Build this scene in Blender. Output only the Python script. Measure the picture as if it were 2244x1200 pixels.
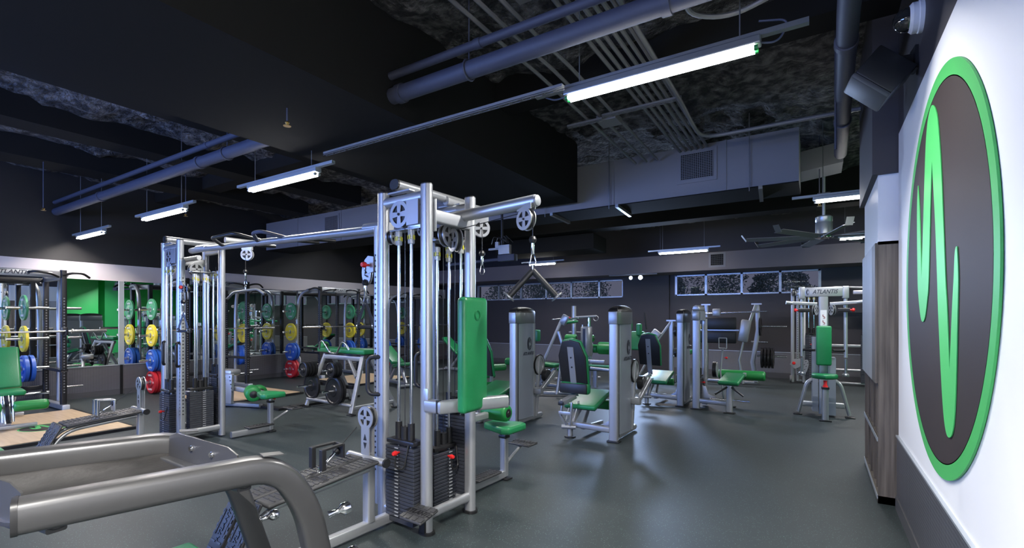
import bpy, bmesh, math, random
from mathutils import Vector, Matrix, noise
random.seed(7)
S = bpy.context.scene
for o in list(bpy.data.objects): bpy.data.objects.remove(o)
C = S.collection
R = math.radians
PI = math.pi
V = Vector

# ---------------------------------------------------------------- camera
cam = bpy.data.cameras.new('camera'); co = bpy.data.objects.new('camera', cam); C.objects.link(co)
cam.sensor_width = 36; cam.lens = 1060 / 2244 * 36
cam.shift_y = 97 / 2244; cam.clip_end = 200; cam.clip_start = .02
co.location = (0, 0, 1.45)
co.rotation_euler = (R(90), 0, math.atan(670 / 1060))
S.camera = co

# ---------------------------------------------------------------- world: dusk sky outside the windows
w = bpy.data.worlds.new('dusk'); S.world = w; w.use_nodes = True
nt = w.node_tree; bg = nt.nodes['Background']
tc = nt.nodes.new('ShaderNodeTexCoord'); sp = nt.nodes.new('ShaderNodeSeparateXYZ'); rp = nt.nodes.new('ShaderNodeValToRGB')
nt.links.new(tc.outputs['Generated'], sp.inputs[0]); nt.links.new(sp.outputs['Z'], rp.inputs[0]); nt.links.new(rp.outputs[0], bg.inputs[0])
rp.color_ramp.elements[0].position = .0; rp.color_ramp.elements[0].color = (.30, .30, .42, 1)
rp.color_ramp.elements[1].position = .6; rp.color_ramp.elements[1].color = (.10, .12, .26, 1)
bg.inputs[1].default_value = .34

# ---------------------------------------------------------------- lights
def area(name, loc, size, power, col=(1, 1, 1), rot=(0, 0, 0), spread=PI):
    l = bpy.data.lights.new(name, 'AREA'); l.shape = 'RECTANGLE'; l.size, l.size_y = size
    l.energy = power; l.color = col; l.spread = spread
    o = bpy.data.objects.new(name, l); C.objects.link(o); o.location = loc; o.rotation_euler = rot
    return o
WARM = (1, .95, .9); COOL = (.93, .96, 1)
# every ceiling strip lamp: x, y, z of its middle, length, colour, power, label
LAMPS = [(-.90, 3.12, 3.02, 1.22, (1, .98, .95), 85, 'bare twin tube strip lamp with visible green ended tubes, nearest the round wall logo'),
 (-4.88, 3.08, 2.92, 1.22, (1, .97, .9), 65, 'glowing strip lamp hanging above the chin-up handles of the cable machine'),
 (-7.55, 3.04, 2.87, 1.22, (1, .93, .88), 60, 'glowing strip lamp between the chin-up bar lamp and the smallest lamp by the mirrors'),
 (-10.3, 3.08, 2.85, 1.1, (1, .92, .88), 50, 'small glowing strip lamp hanging nearest the mirrored wall'),
 (-2.62, 11.5, 2.98, 1.1, (1, .9, .9), 60, 'pinkish glowing strip lamp above the window with trees behind it'),
 (-6.3, 11.5, 2.92, .8, (1, .9, .9), 50, 'short glowing strip lamp behind the hanging v-shaped handle'),
 (.56, 7.45, 2.98, 1.2, COOL, 70, 'glowing strip lamp touching the white bulkhead above the grey cabinet'),
 (.95, 11.4, 3.0, 1.2, (1, .92, .92), 60, 'pinkish glowing strip lamp behind the ceiling fan'),
 (-4.6, 8.6, 3.5, 1.2, COOL, 60, 'strip lamp hidden above the big duct, over the cable towers'),
 (-8.8, 8.4, 3.5, 1.2, COOL, 60, 'strip lamp hidden above the big duct, over the power racks'),
 (-4.5, -1.0, 3.02, 1.2, COOL, 60, 'strip lamp behind the camera in the middle of the room'),
 (-8.5, -1.0, 3.02, 1.2, COOL, 60, 'strip lamp behind the camera over the mirrored side'),
 (-.75, -.6, 3.02, 1.2, (1, .97, .92), 420, 'strip lamp behind the camera beside the white logo wall'),
 (4.2, 9.0, 2.98, 1.2, COOL, 130, 'strip lamp over the green painted side room')]
for i, (x, y, z, L, col, p, _) in enumerate(LAMPS):
    area('strip_light', (x, y, z - .016), (L * .95, .013), p, col, (0, 0, 0))
# twilight is an area light added at assumed glazing, for blue on the ceiling
area('blue_fill', (-6.6, -3.85, 2.1), (6.0, 1.5), 600, (.22, .38, 1), (R(112), 0, 0))
# twin emergency floods on the far wall, cold
for dx in (-.09, .09):
    l = bpy.data.lights.new('flood', 'SPOT'); l.energy = 260; l.color = (.45, .62, 1); l.spot_size = R(95); l.spot_blend = .8; l.shadow_soft_size = .25
    o = bpy.data.objects.new('flood', l); C.objects.link(o); o.location = (-4.06 + dx * 1.3, 12.42, 2.5)
    o.rotation_euler = V((4.4 + dx * 4, -7.2, -2.4)).to_track_quat('-Z', 'Y').to_euler()

S.view_settings.view_transform = 'Standard'; S.view_settings.look = 'None'
S.view_settings.exposure = .14; S.view_settings.gamma = 1; S.view_settings.use_curve_mapping = False

# ---------------------------------------------------------------- materials
def mat(name, col=(.5, .5, .5), rough=.5, metal=0, emit=0, ecol=None, spec=None, coat=0, trans=0, alpha=1):
    m = bpy.data.materials.new(name); m.use_nodes = True; b = m.node_tree.nodes['Principled BSDF']
    b.inputs['Base Color'].default_value = (*col, 1); b.inputs['Roughness'].default_value = rough; b.inputs['Metallic'].default_value = metal
    if emit: b.inputs['Emission Color'].default_value = (*(ecol or col), 1); b.inputs['Emission Strength'].default_value = emit
    if spec is not None: b.inputs['Specular IOR Level'].default_value = spec
    if coat: b.inputs['Coat Weight'].default_value = coat
    if trans: b.inputs['Transmission Weight'].default_value = trans
    if alpha < 1: b.inputs['Alpha'].default_value = alpha
    return m
def N(m, t, **k):
    n = m.node_tree.nodes.new(t)
    for a, v in k.items():
        if hasattr(n, a): setattr(n, a, v)
        else: n.inputs[a].default_value = v
    return n
def bsdf(m): return m.node_tree.nodes['Principled BSDF']
def lk(m, a, b): m.node_tree.links.new(a, b)
def noisy(m, c1, c2, scale, lo=.4, hi=.6, bump=0, bscale=None, stretch=(1, 1, 1), detail=4, dist=.01):
    tc = N(m, 'ShaderNodeTexCoord'); mp = N(m, 'ShaderNodeMapping'); mp.inputs['Scale'].default_value = stretch
    n = N(m, 'ShaderNodeTexNoise', Scale=scale, Detail=detail); r = N(m, 'ShaderNodeValToRGB')
    r.color_ramp.elements[0].position = lo; r.color_ramp.elements[0].color = (*c1, 1)
    r.color_ramp.elements[1].position = hi; r.color_ramp.elements[1].color = (*c2, 1)
    lk(m, tc.outputs['Object'], mp.inputs[0]); lk(m, mp.outputs[0], n.inputs['Vector']); lk(m, n.outputs['Fac'], r.inputs[0]); lk(m, r.outputs[0], bsdf(m).inputs['Base Color'])
    if bump:
        n2 = N(m, 'ShaderNodeTexNoise', Scale=bscale or scale, Detail=6); lk(m, mp.outputs[0], n2.inputs['Vector'])
        b = N(m, 'ShaderNodeBump', Strength=bump, Distance=dist); lk(m, n2.outputs['Fac'], b.inputs['Height']); lk(m, b.outputs[0], bsdf(m).inputs['Normal'])
    return r
silver = mat('silver paint', (.42, .43, .45), .35, .65)
silver_d = mat('darker silver', (.28, .29, .30), .34, .75)
chrome = mat('chrome', (.78, .79, .8), .13, 1)
black = mat('black plastic', (.012, .012, .013), .4)
blackm = mat('black powder coat', (.016, .016, .018), .38, .2)
iron = mat('cast iron', (.02, .02, .022), .28, .3)
rubber = mat('black rubber tread', (.035, .035, .037), .5)
stackm = mat('weight stack black', (.038, .042, .055), .42, .2)
green = mat('green vinyl', (.012, .19, .062), .36); noisy(green, (.010, .17, .055), (.016, .21, .072), 3, .3, .7, .08, 90)
greend = mat('green vinyl roller', (.010, .20, .04), .4)
red = mat('red knob', (.65, .02, .02), .3)
yellow = mat('yellow decal', (.55, .5, .03), .4)
white = mat('white plastic', (.75, .75, .76), .4)
label_m = mat('label paper', (.62, .63, .64), .5)
dark_txt = mat('dark print', (.03, .035, .05), .5)
grey_txt = mat('grey print', (.35, .36, .38), .5)
plate_g = mat('bumper green', (.05, .26, .11), .4); plate_y = mat('bumper yellow', (.78, .62, .04), .4)
plate_b = mat('bumper blue', (.02, .10, .42), .4); plate_r = mat('bumper red', (.50, .02, .03), .4); plate_w = mat('bumper white', (.6, .6, .58), .45)
steel = mat('bar steel', (.62, .62, .63), .25, 1)
smoke = mat('smoked shield', (.46, .50, .58), .28, .5, alpha=.74)
clearp = mat('clear guard', (.8, .8, .75), .1, alpha=.35)
floor_m = mat('rubber floor', (.03, .035, .035), .5, spec=.45)
r = noisy(floor_m, (.021, .029, .031), (.031, .040, .042), .7, .3, .7, .25, 220, dist=.002)
v1 = N(floor_m, 'ShaderNodeTexVoronoi', Scale=70); v1.feature = 'F1'
tcf = N(floor_m, 'ShaderNodeTexCoord'); lk(floor_m, tcf.outputs['Object'], v1.inputs['Vector'])
rr = N(floor_m, 'ShaderNodeValToRGB'); rr.color_ramp.elements[0].position = .10; rr.color_ramp.elements[0].color = (1, 1, 1, 1); rr.color_ramp.elements[1].position = .17; rr.color_ramp.elements[1].color = (0, 0, 0, 1)
lk(floor_m, v1.outputs['Distance'], rr.inputs[0])
mx = N(floor_m, 'ShaderNodeMixRGB'); mx.inputs['Color2'].default_value = (.14, .24, .22, 1)
lk(floor_m, rr.outputs[0], mx.inputs['Fac']); lk(floor_m, r.outputs[0], mx.inputs['Color1']); lk(floor_m, mx.outputs[0], bsdf(floor_m).inputs['Base Color'])
paint_w = mat('white wall paint', (.86, .86, .86), .45)
paint_band = mat('pale grey paint', (.50, .46, .47), .6)
paint_d = mat('charcoal paint', (.036, .034, .040), .55)
paint_dd = mat('upper charcoal paint', (.05, .045, .048), .6)
ceil_m = mat('sprayed black insulation', (.02, .02, .023), .8); noisy(ceil_m, (.03, .03, .034), (.26, .25, .25), 9, .42, .72, 1.0, 26, dist=.14)
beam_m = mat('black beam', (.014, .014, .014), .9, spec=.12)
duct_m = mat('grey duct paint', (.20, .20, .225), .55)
duct_l = mat('light conduit', (.20, .20, .21), .45, .3)
pipe_b = mat('dark blue grey pipe', (.05, .055, .085), .6)
green_w = mat('green wall paint', (.02, .42, .09), .5)
logo_g = mat('logo green', (.07, .44, .11), .45, spec=.3); logo_d = mat('logo brown black', (.040, .029, .026), .55, spec=.22)
mirror_m = mat('mirror', (.80, .84, .83), .0, 1)
alum = mat('aluminium frame', (.5, .54, .58), .35, .6)
glass_m = mat('window glass', (.9, .95, 1), .02, trans=1)
glass_m.node_tree.nodes['Principled BSDF'].inputs['IOR'].default_value = 1.12
def diamond(name, c, c2, sc):
    m = mat(name, c, .38, .35); tc = N(m, 'ShaderNodeTexCoord'); mp = N(m, 'ShaderNodeMapping'); mp.inputs['Rotation'].default_value = (0, 0, 0)
    wv = N(m, 'ShaderNodeTexWave', Scale=sc); wv.bands_direction = 'DIAGONAL'; wv2 = N(m, 'ShaderNodeTexVoronoi', Scale=sc * 2.2)
    wv2.inputs['Randomness'].default_value = 0
    lk(m, tc.outputs['Object'], mp.inputs[0]); lk(m, mp.outputs[0], wv2.inputs['Vector'])
    r = N(m, 'ShaderNodeValToRGB'); r.color_ramp.elements[0].position = .15; r.color_ramp.elements[0].color = (*c2, 1); r.color_ramp.elements[1].position = .42; r.color_ramp.elements[1].color = (*c, 1)
    lk(m, wv2.outputs['Distance'], r.inputs[0]); lk(m, r.outputs[0], bsdf(m).inputs['Base Color'])
    b = N(m, 'ShaderNodeBump', Strength=.8, Distance=.004); b.invert = True; lk(m, wv2.outputs['Distance'], b.inputs['Height']); lk(m, b.outputs[0], bsdf(m).inputs['Normal'])
    return m
dado_m = diamond('diamond plate', (.10, .10, .112), (.30, .29, .32), 20)
base_m = mat('grey skirting', (.07, .07, .075), .5)
wood_m = mat('grey oak laminate', (.12, .10, .085), .45); noisy(wood_m, (.060, .050, .042), (.19, .16, .13), 4, .3, .7, .1, 8, (9, 9, .35))
maple = mat('maple platform', (.62, .45, .27), .3); noisy(maple, (.55, .39, .23), (.70, .52, .33), 2, .3, .7, 0, None, (1, 14, 1))
tree_m = mat('dark foliage', (.42, .5, .44), .9)
tube_m = mat('lamp tube', (1, 1, 1), .5, emit=34, ecol=(1, .98, .96))
canv = mat('rubber tray mat', (.035, .033, .032), .38); noisy(canv, (.010, .0095, .009), (.035, .033, .032), 5, .35, .7, .35, 14, dist=.01)
flood_m = mat('flood lens', (.7, .85, 1), .3, emit=60, ecol=(.6, .8, 1))

# ---------------------------------------------------------------- mesh helpers
def prof(kind, w, h, n=14):
    if kind == 'box': return [(-w/2, -h/2), (w/2, -h/2), (w/2, h/2), (-w/2, h/2)]
    if kind == 'round': return [(w/2*math.cos(2*PI*i/n), h/2*math.sin(2*PI*i/n)) for i in range(n)]
    r = min(w, h) * (.5 if kind == 'oval' else .22); k = 5 if kind == 'oval' else 3; P = []
    for cx, cy, a in ((w/2-r, h/2-r, 0), (-w/2+r, h/2-r, PI/2), (-w/2+r, -h/2+r, PI), (w/2-r, -h/2+r, 1.5*PI)):
        for i in range(k+1): t = a + PI/2*i/k; P.append((cx + r*math.cos(t), cy + r*math.sin(t)))
    return P
def fil(pts, r, n=6):
    pts = [V(p) for p in pts]; out = [pts[0]]
    for i in range(1, len(pts)-1):
        a, b, c = pts[i-1], pts[i], pts[i+1]; d1 = (a-b); d2 = (c-b); k = min(r, d1.length*.49, d2.length*.49)
        p, q = b + d1.normalized()*k, b + d2.normalized()*k
        for j in range(n+1): t = j/n; out.append(p*(1-t)**2 + b*2*t*(1-t) + q*t*t)
    out.append(pts[-1]); return out
class G:
    def __init__(s): s.bm = bmesh.new()
    def add(s, vs, fs):
        v = [s.bm.verts.new(p) for p in vs]
        for f in fs:
            try: s.bm.faces.new([v[i] for i in f])
            except ValueError: pass
        return v
    def merge(s, b2, M=None):
        if M is not None: bmesh.ops.transform(b2, matrix=M, verts=b2.verts)
        me = bpy.data.meshes.new('t'); b2.to_mesh(me); b2.free(); s.bm.from_mesh(me); bpy.data.meshes.remove(me); return s
    def box(s, c, d, rz=0, bev=0, seg=2, M=None):
        b = bmesh.new(); bmesh.ops.create_cube(b, size=1); bmesh.ops.scale(b, vec=d, verts=b.verts)
        if bev: bmesh.ops.bevel(b, geom=list(b.edges), offset=min(bev, min(d)*.49), segments=seg, profile=.5, affect='EDGES')
        T = Matrix.Translation(c) @ (M if M is not None else Matrix.Rotation(rz, 4, 'Z'))
        return s.merge(b, T)
    def sweep(s, pts, w, h=None, kind='round', up=(0, 0, 1), r=0, n=12, close=False):
        h = h or w; P = fil(pts, r) if r else [V(p) for p in pts]; pr = prof(kind, w, h, n); m = len(pr); up = V(up)
        rings = []; N_ = len(P); X = None
        for i, p in enumerate(P):
            if close: t = (P[(i+1) % N_] - P[i-1])
            else: t = (P[min(i+1, N_-1)] - P[max(i-1, 0)])
            t.normalize()
            if X is None:
                u = up if abs(t.dot(up)) < .97 else (V((0, 1, 0)) if abs(t.y) < .9 else V((1, 0, 0)))
                X = t.cross(u).normalized()
            else: X = (X - t*X.dot(t)).normalized()
            Y = X.cross(t).normalized()
            sc = 1
            if 0 < i < N_-1 and not r and not close:
                a = (P[i]-P[i-1]).normalized(); cosv = max(.5, a.dot(t)); sc = 1/cosv
            rings.append([s.bm.verts.new(p + X*x*sc + Y*y) for x, y in pr])
        for i in range(N_ if close else N_-1):
            a, b = rings[i], rings[(i+1) % N_]
            for j in range(m): s.bm.faces.new((a[j], a[(j+1) % m], b[(j+1) % m], b[j]))
        if not close: s.bm.faces.new(rings[0][::-1]); s.bm.faces.new(rings[-1])
        return s
    def cyl(s, a, b, r, n=16): return s.sweep([a, b], 2*r, kind='round', n=n)
    def lathe(s, o, ax, pf, n=24):
        o = V(o); ax = V(ax).normalized(); u = V((0, 0, 1)) if abs(ax.z) < .9 else V((1, 0, 0)); X = ax.cross(u).normalized(); Y = ax.cross(X)
        rings = [[s.bm.verts.new(o + ax*h + (X*math.cos(2*PI*i/n) + Y*math.sin(2*PI*i/n))*max(r, 1e-4)) for i in range(n)] for r, h in pf]
        for a, b in zip(rings, rings[1:]):
            for j in range(n): s.bm.faces.new((a[j], a[(j+1) % n], b[(j+1) % n], b[j]))
        s.bm.faces.new(rings[0][::-1]); s.bm.faces.new(rings[-1]); return s
    def poly(s, pts, o, X, Y, th, bev=0):
        o, X, Y = V(o), V(X).normalized(), V(Y).normalized(); Z = X.cross(Y)
        b = bmesh.new(); v = [b.verts.new(o + X*x + Y*y - Z*th/2) for x, y in pts]; f = b.faces.new(v)
        e = bmesh.ops.extrude_face_region(b, geom=[f]); bmesh.ops.translate(b, vec=Z*th, verts=[g for g in e['geom'] if isinstance(g, bmesh.types.BMVert)])
        bmesh.ops.recalc_face_normals(b, faces=b.faces)
        if bev: bmesh.ops.bevel(b, geom=[e for e in b.edges if len(e.link_faces) == 2 and e.calc_face_angle() > .9], offset=bev, segments=3, profile=.5, affect='EDGES')
        return s.merge(b)
    def ring(s, o, ax, r0, r1, th, n=32): return s.lathe_open(o, ax, [(r0, -th/2), (r1, -th/2), (r1, th/2), (r0, th/2)], n)
    def lathe_open(s, o, ax, pf, n=32):
        o = V(o); ax = V(ax).normalized(); u = V((0, 0, 1)) if abs(ax.z) < .9 else V((1, 0, 0)); X = ax.cross(u).normalized(); Y = ax.cross(X)
        rings = [[s.bm.verts.new(o + ax*h + (X*math.cos(2*PI*i/n) + Y*math.sin(2*PI*i/n))*r) for i in range(n)] for r, h in pf]
        rings.append(rings[0])
        for a, b in zip(rings, rings[1:]):
            for j in range(n): s.bm.faces.new((a[j], a[(j+1) % n], b[(j+1) % n], b[j]))
        return s
    def torus(s, o, ax, R_, r, n=20):
        o = V(o); ax = V(ax).normalized(); u = V((0, 0, 1)) if abs(ax.z) < .9 else V((1, 0, 0)); X = ax.cross(u).normalized(); Y = ax.cross(X)
        return s.sweep([o + (X*math.cos(2*PI*i/n) + Y*math.sin(2*PI*i/n))*R_ for i in range(n)], 2*r, n=8, close=True, up=ax)
    def out(s, name, m, parent=None, smooth=True, label=None, **pr):
        me = bpy.data.meshes.new(name); bmesh.ops.recalc_face_normals(s.bm, faces=s.bm.faces); s.bm.to_mesh(me); s.bm.free()
        me.materials.append(m)
        if smooth:
            me.polygons.foreach_set('use_smooth', [True]*len(me.polygons)); me.set_sharp_from_angle(angle=R(38))
        o = bpy.data.objects.new(name, me); C.objects.link(o)
        if parent: o.parent = parent
        if label: o['label'] = label
        for k, v in pr.items(): o[k] = v
        return o
def thing(name, label, cat, loc=(0, 0, 0), rz=0, group=None):
    o = bpy.data.objects.new(name, None); C.objects.link(o); o.location = loc; o.rotation_euler = (0, 0, rz); o.empty_display_size = .1
    o['label'] = label; o['category'] = cat
    if group: o['group'] = group
    return o
def tag(o, label, cat, group=None, kind=None):
    o['label'] = label; o['category'] = cat
    if group: o['group'] = group
    if kind: o['kind'] = kind
    return o
def struct(o, label=None):
    o['kind'] = 'structure'
    if label: o['label'] = label
    return o
def dup(root, loc=None, rz=None, label=None, group=None):
    def cp(o, par):
        c = o.copy(); C.objects.link(c)
        if par: c.parent = par
        for ch in [x for x in KIDS.get(o.name, [])]: cp(ch, c)
        return c
    KIDS = {}
    for x in bpy.data.objects:
        if x.parent: KIDS.setdefault(x.parent.name, []).append(x)
    c = cp(root, None)
    if loc is not None: c.location = loc
    if rz is not None: c.rotation_euler = (0, 0, rz)
    if label: c['label'] = label
    if group: c['group'] = group
    return c
def text(name, s_, size, m, parent, o, X, Y, th=.001, shear=0, wide=1):
    cu = bpy.data.curves.new('t', 'FONT'); cu.body = s_; cu.size = size; cu.extrude = th; cu.align_x = 'CENTER'; cu.align_y = 'CENTER'; cu.shear = shear; cu.resolution_u = 3; cu.offset = size*.014
    to = bpy.data.objects.new('t', cu); C.objects.link(to)
    me = bpy.data.meshes.new_from_object(to.evaluated_get(bpy.context.evaluated_depsgraph_get())); bpy.data.objects.remove(to); bpy.data.curves.remove(cu)
    X, Y = V(X).normalized(), V(Y).normalized(); Z = X.cross(Y)
    M = Matrix(((X.x*wide, Y.x, Z.x, o[0]), (X.y*wide, Y.y, Z.y, o[1]), (X.z*wide, Y.z, Z.z, o[2]), (0, 0, 0, 1))); me.transform(M)
    me.name = name; me.materials.clear(); me.materials.append(m)
    ob = bpy.data.objects.new(name, me); C.objects.link(ob); ob.parent = parent
    return ob
def swirl(o, X, Y, s, parent, m):
    g = G(); X, Y = V(X), V(Y)
    for k, (ra, a0, a1) in enumerate(((1, 60, 290), (.82, 50, 300), (.62, 40, 330), (.40, 20, 250), (1, -75, 45))):
        pts = [V(o) + X*(s*.62*ra*math.cos(R(a0+(a1-a0)*i/14))) + Y*(s*ra*math.sin(R(a0+(a1-a0)*i/14))) for i in range(15)]
        g.sweep(pts, s*.10, .003, 'box', up=X.cross(Y))
    return g.out('swirl_emblem', m, parent)
# ================================================================ the room
def sbox(name, x0, x1, y0, y1, z0, z1, m, parent=None, label=None, bev=0):
    o = G().box(((x0+x1)/2, (y0+y1)/2, (z0+z1)/2), (x1-x0, y1-y0, z1-z0), bev=bev).out(name, m, parent, smooth=False)
    return struct(o, label) if parent is None else o
WX, LX, BY, FY, CZ = .52, -11.3, 13.4, -4.0, 4.0
sbox('floor', -11.5, 6.3, -4.2, 13.6, -.1, 0, floor_m)
# ceiling: lumpy sprayed insulation
g = G(); nx, ny = 150, 150; vs = []
for j in range(ny+1):
    for i in range(nx+1):
        x = -11.5 + 17.8*i/nx; y = -4.2 + 17.8*j/ny
        z = CZ - .10*noise.fractal(V((x*1.6, y*1.6, 0)), 1, 2, 3) - .05*noise.fractal(V((x*6, y*6, 3)), 1, 2, 2)
        vs.append((x, y, z))
g.add(vs, [(j*(nx+1)+i, (j+1)*(nx+1)+i, (j+1)*(nx+1)+i+1, j*(nx+1)+i+1) for j in range(ny) for i in range(nx)])
struct(g.out('ceiling', ceil_m))
sbox('ceiling_slab', -11.5, 6.3, -4.2, 13.6, 4.2, 4.3, beam_m)
# right wall: charcoal above, white below, with plate dado
sbox('wall_right', WX, WX+.14, FY, 4.68, 0, 2.85, paint_w)
sbox('wall_right_upper', WX, WX+.14, FY, 4.68, 2.85, 4.2, paint_dd)
dd = sbox('dado_right', WX-.012, WX, FY, 4.68, .10, .55, dado_m); dd['kind'] = 'structure'
sbox('trim_1', WX-.018, WX, FY, 4.68, .55, .562, alum)
sbox('baseboard_right', WX-.02, WX, FY, 4.68, 0, .10, base_m)
# box column over the cabinet
sbox('wall_right_bulkhead', .40, 1.1, 4.74, 6.02, 2.05, 2.57, paint_w)
sbox('wall_right_bulkhead_upper', .36, 1.1, 4.70, 6.06, 2.57, 4.2, paint_dd)
sbox('wall_side_return', .94, 6.2, 5.9, 6.02, 0, 4.2, green_w)
sbox('wall_side', 6.1, 6.25, 6.0, BY, 0, 4.2, green_w)
sbox('column', 2.6, 3.3, 8.0, 8.6, 0, 4.2, green_w)
# left wall: plate dado, mirrors, pale band, charcoal
sbox('wall_left', LX-.2, LX-.03, FY-.2, BY+.2, 0, 4.2, mat('near black paint', (.012, .011, .012), .6))
sbox('wall_left_band', LX-.03, LX, FY, BY, 2.16, 2.47, paint_band)
sbox('dado_left', LX-.03, LX, FY, BY, .10, .56, dado_m)
sbox('baseboard_left', LX-.03, LX+.006, FY, BY, 0, .10, base_m)
sbox('trim_2', LX-.03, LX+.008, FY, BY, .555, .57, alum)
ys = [FY, -1.4, 1.2, 3.82, 6.45, 9.1, 11.7, BY]
names = ['behind the camera', 'nearest the camera', 'behind the first rack', 'behind the second rack', 'behind the coloured plates of the third rack', 'behind the fourth rack', 'in the far corner']
for i, (a, b) in enumerate(zip(ys, ys[1:])):
    tag(sbox('wall_mirror', LX-.025, LX-.001, a+.004, b-.004, .57, 2.16, mirror_m), 'tall frameless wall mirror above the plate dado, ' + names[i], 'mirror', 'mirrors on the long wall')
sbox('trim_3', LX-.005, LX+.02, 3.80, 3.88, .57, 2.16, alum)
sbox('trim_4', LX-.005, LX+.02, 3.82, 3.86, 0, .56, beam_m)
# wall behind the camera with a white pillar, green panel and an added window
sbox('wall_behind', -11.5, -9.7, FY-.2, FY, 0, 4.2, green_w)
sbox('wall_behind_low', -9.7, -2.3, FY-.2, FY, 0, 1.3, paint_d); sbox('wall_behind_top', -9.7, -2.3, FY-.2, FY, 2.9, 4.2, paint_dd)
sbox('wall_behind_end', -2.3, 1, FY-.2, FY, 0, 4.2, paint_w)
# back wall with two window bands
WZ = [(-9.86, -4.69, 2.05, 2.56, [-8.99, -8.12, -7.2, -6.335, -5.436]), (-3.25, .06, 2.055, 2.60, [-2.47, -1.62, -.77])]
sbox('wall_back', -11.5, 6.3, BY, BY+.2, 0, 2.05, paint_d); sbox('wall_back_upper', -11.5, 6.3, BY, BY+.2, 2.60, 4.2, paint_d)
for a, b, n in ((-11.5, -9.86, 'left'), (-4.69, -3.25, 'middle'), (.06, 6.3, 'right')): sbox('wall_back_pier_'+n, a, b, BY, BY+.2, 2.05, 2.60, paint_d)
sbox('wall_back_header', -9.86, -4.69, BY, BY+.2, 2.56, 2.60, paint_d)
sbox('wall_back_pier', -4.69, -3.40, BY-.07, BY, 0, 2.62, paint_d)
sbox('dado_back', -11.3, 6.1, BY-.02, BY, .13, .62, diamond('diamond plate back', (.16, .16, .17), (.24, .24, .25), 26))
sbox('baseboard_back', -11.3, 6.1, BY-.03, BY, 0, .13, base_m); sbox('trim_5', -11.3, 6.1, BY-.03, BY, .62, .635, alum)
for i, (x0, x1, z0, z1, mu) in enumerate(WZ):
    t = G()
    for a, b, c, d in ((x0, x1, z0, z0+.035), (x0, x1, z1-.035, z1)): t.box(((a+b)/2, BY+.03, (c+d)/2), (b-a, .08, d-c))
    for xx in [x0+.02, x1-.02]+mu: t.box((xx, BY+.03, (z0+z1)/2), (.055, .08, z1-z0))
    f = struct(t.out('window_%d' % (i+1), alum, smooth=False)); f['label'] = 'aluminium framed high window band'
    xs = [x0]+mu+[x1]
    for a, b in zip(xs, xs[1:]): G().box(((a+b)/2, BY+.05, (z0+z1)/2), (b-a-.04, .012, z1-z0-.05)).out('pane', glass_m, f, smooth=False)
t = G()
for xx in (-9.7, -8.0, -6.0, -4.0, -2.3): t.box((xx, FY-.05, 2.1), (.08, .1, 1.6))
for z in (1.3, 2.9): t.box((-6, FY-.05, z), (7.4, .1, .06))
f = struct(t.out('window_3', alum, smooth=False))  # unseen window added behind the camera to carry the blue area light
G().box((-6, FY-.08, 2.1), (7.4, .012, 1.6)).out('pane', glass_m, f, smooth=False)
# trees outside
for i, (x, y, s_, h, lb) in enumerate(((-3.9, 19, 1.5, 3.2, 'dark bushy tree outside the far window band, beside its leftmost mullion'), (-1.2, 21, 1.0, 3.1, 'low dark tree outside, at the right end of the far window band'),
    (-9.5, 20, 1.8, 3.0, 'dark tree outside the window band behind the v-shaped handle'), (-6.5, 23, 1.3, 3.5, 'dark tree outside, near the right end of the shorter-paned window band'), (-13.0, 21, 1.6, 3.2, 'dark tree outside the far corner window'))):
    tr = thing('tree', lb, 'tree', (x, y, 0)); g = G()
    for k in range(14):
        d = V((random.gauss(0, 1), random.gauss(0, .7), random.gauss(0, .8))); d = d.normalized()*s_*random.random()**.4
        b = bmesh.new(); bmesh.ops.create_icosphere(b, subdivisions=2, radius=s_*random.uniform(.10, .22))
        for v in b.verts: v.co += v.co.normalized()*noise.noise(v.co*7+V((k, 0, 0)))*.16
        g.merge(b, Matrix.Translation(V((d.x, d.y, h-.5+d.z*.75))))
    g = G(); vs = []; fs = []
    for k in range(4200):
        d = V((random.gauss(0, 1), random.gauss(0, .7), random.gauss(0, .8))).normalized(); rr_ = s_*(.55+.5*random.random()**.5)*(1+.35*noise.noise(d*2.2+V((i*5, 0, 0)))); c = V((d.x*rr_, d.y*rr_*.7, h-.5+d.z*rr_*.75))
        a = V((random.gauss(0, 1), random.gauss(0, 1), random.gauss(0, 1))).normalized()*.055; b2 = a.cross(V((random.gauss(0, 1), random.gauss(0, 1), 1))).normalized()*.03; q = len(vs); vs += [c-a, c+b2, c+a, c-b2]; fs.append((q, q+1, q+2, q+3))
    g.add(vs, fs); g.out('crown', tree_m, tr, smooth=False); G().sweep([(0, 0, -.6), (.05, 0, h*.5), (0, .05, h-.6)], .3, n=8).out('trunk', tree_m, tr)
sbox('ground', -40, 30, 13.8, 60, -.7, -.6, tree_m)
# soffit bulkhead along the back, beams, ducts
sbox('trim_soffit', -11.3, 6.1, 12.5, BY, 2.62, 3.05, mat('soffit paint', (.17, .15, .165), .6))
for i, (x0, x1) in enumerate(((-4.60, -3.0), (-6.3, -6.0), (-8.1, -7.7), (-9.95, -9.4), (1.6, 2.0))):
    sbox('beam_%d' % (i+1), x0, x1, FY, 6.55, 3.16 if i == 0 else 3.72, 4.1, beam_m)
for i, (y0, y1, z) in enumerate(((4.4, 4.7, 3.78), (9.9, 10.3, 3.4))): sbox('beam_cross_%d' % (i+1), -11.3, 6.1, y0, y1, z, 4.1, beam_m)
d = thing('air_duct', 'long grey rectangular air duct crossing the ceiling, with a square grille', 'duct')
g = G().box((-5.72, 7.05, 3.41), (11.06, .7, .64)); g.out('duct_body', duct_m, d, smooth=False); G().box((-5.72, 7.06, 3.085), (11.06, .70, .012)).out('underside_shade', beam_m, d, smooth=False, label='black panel added to keep the underside dark')  # black panel added so the duct underside stays shaded despite floor bounce
g = G()
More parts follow.
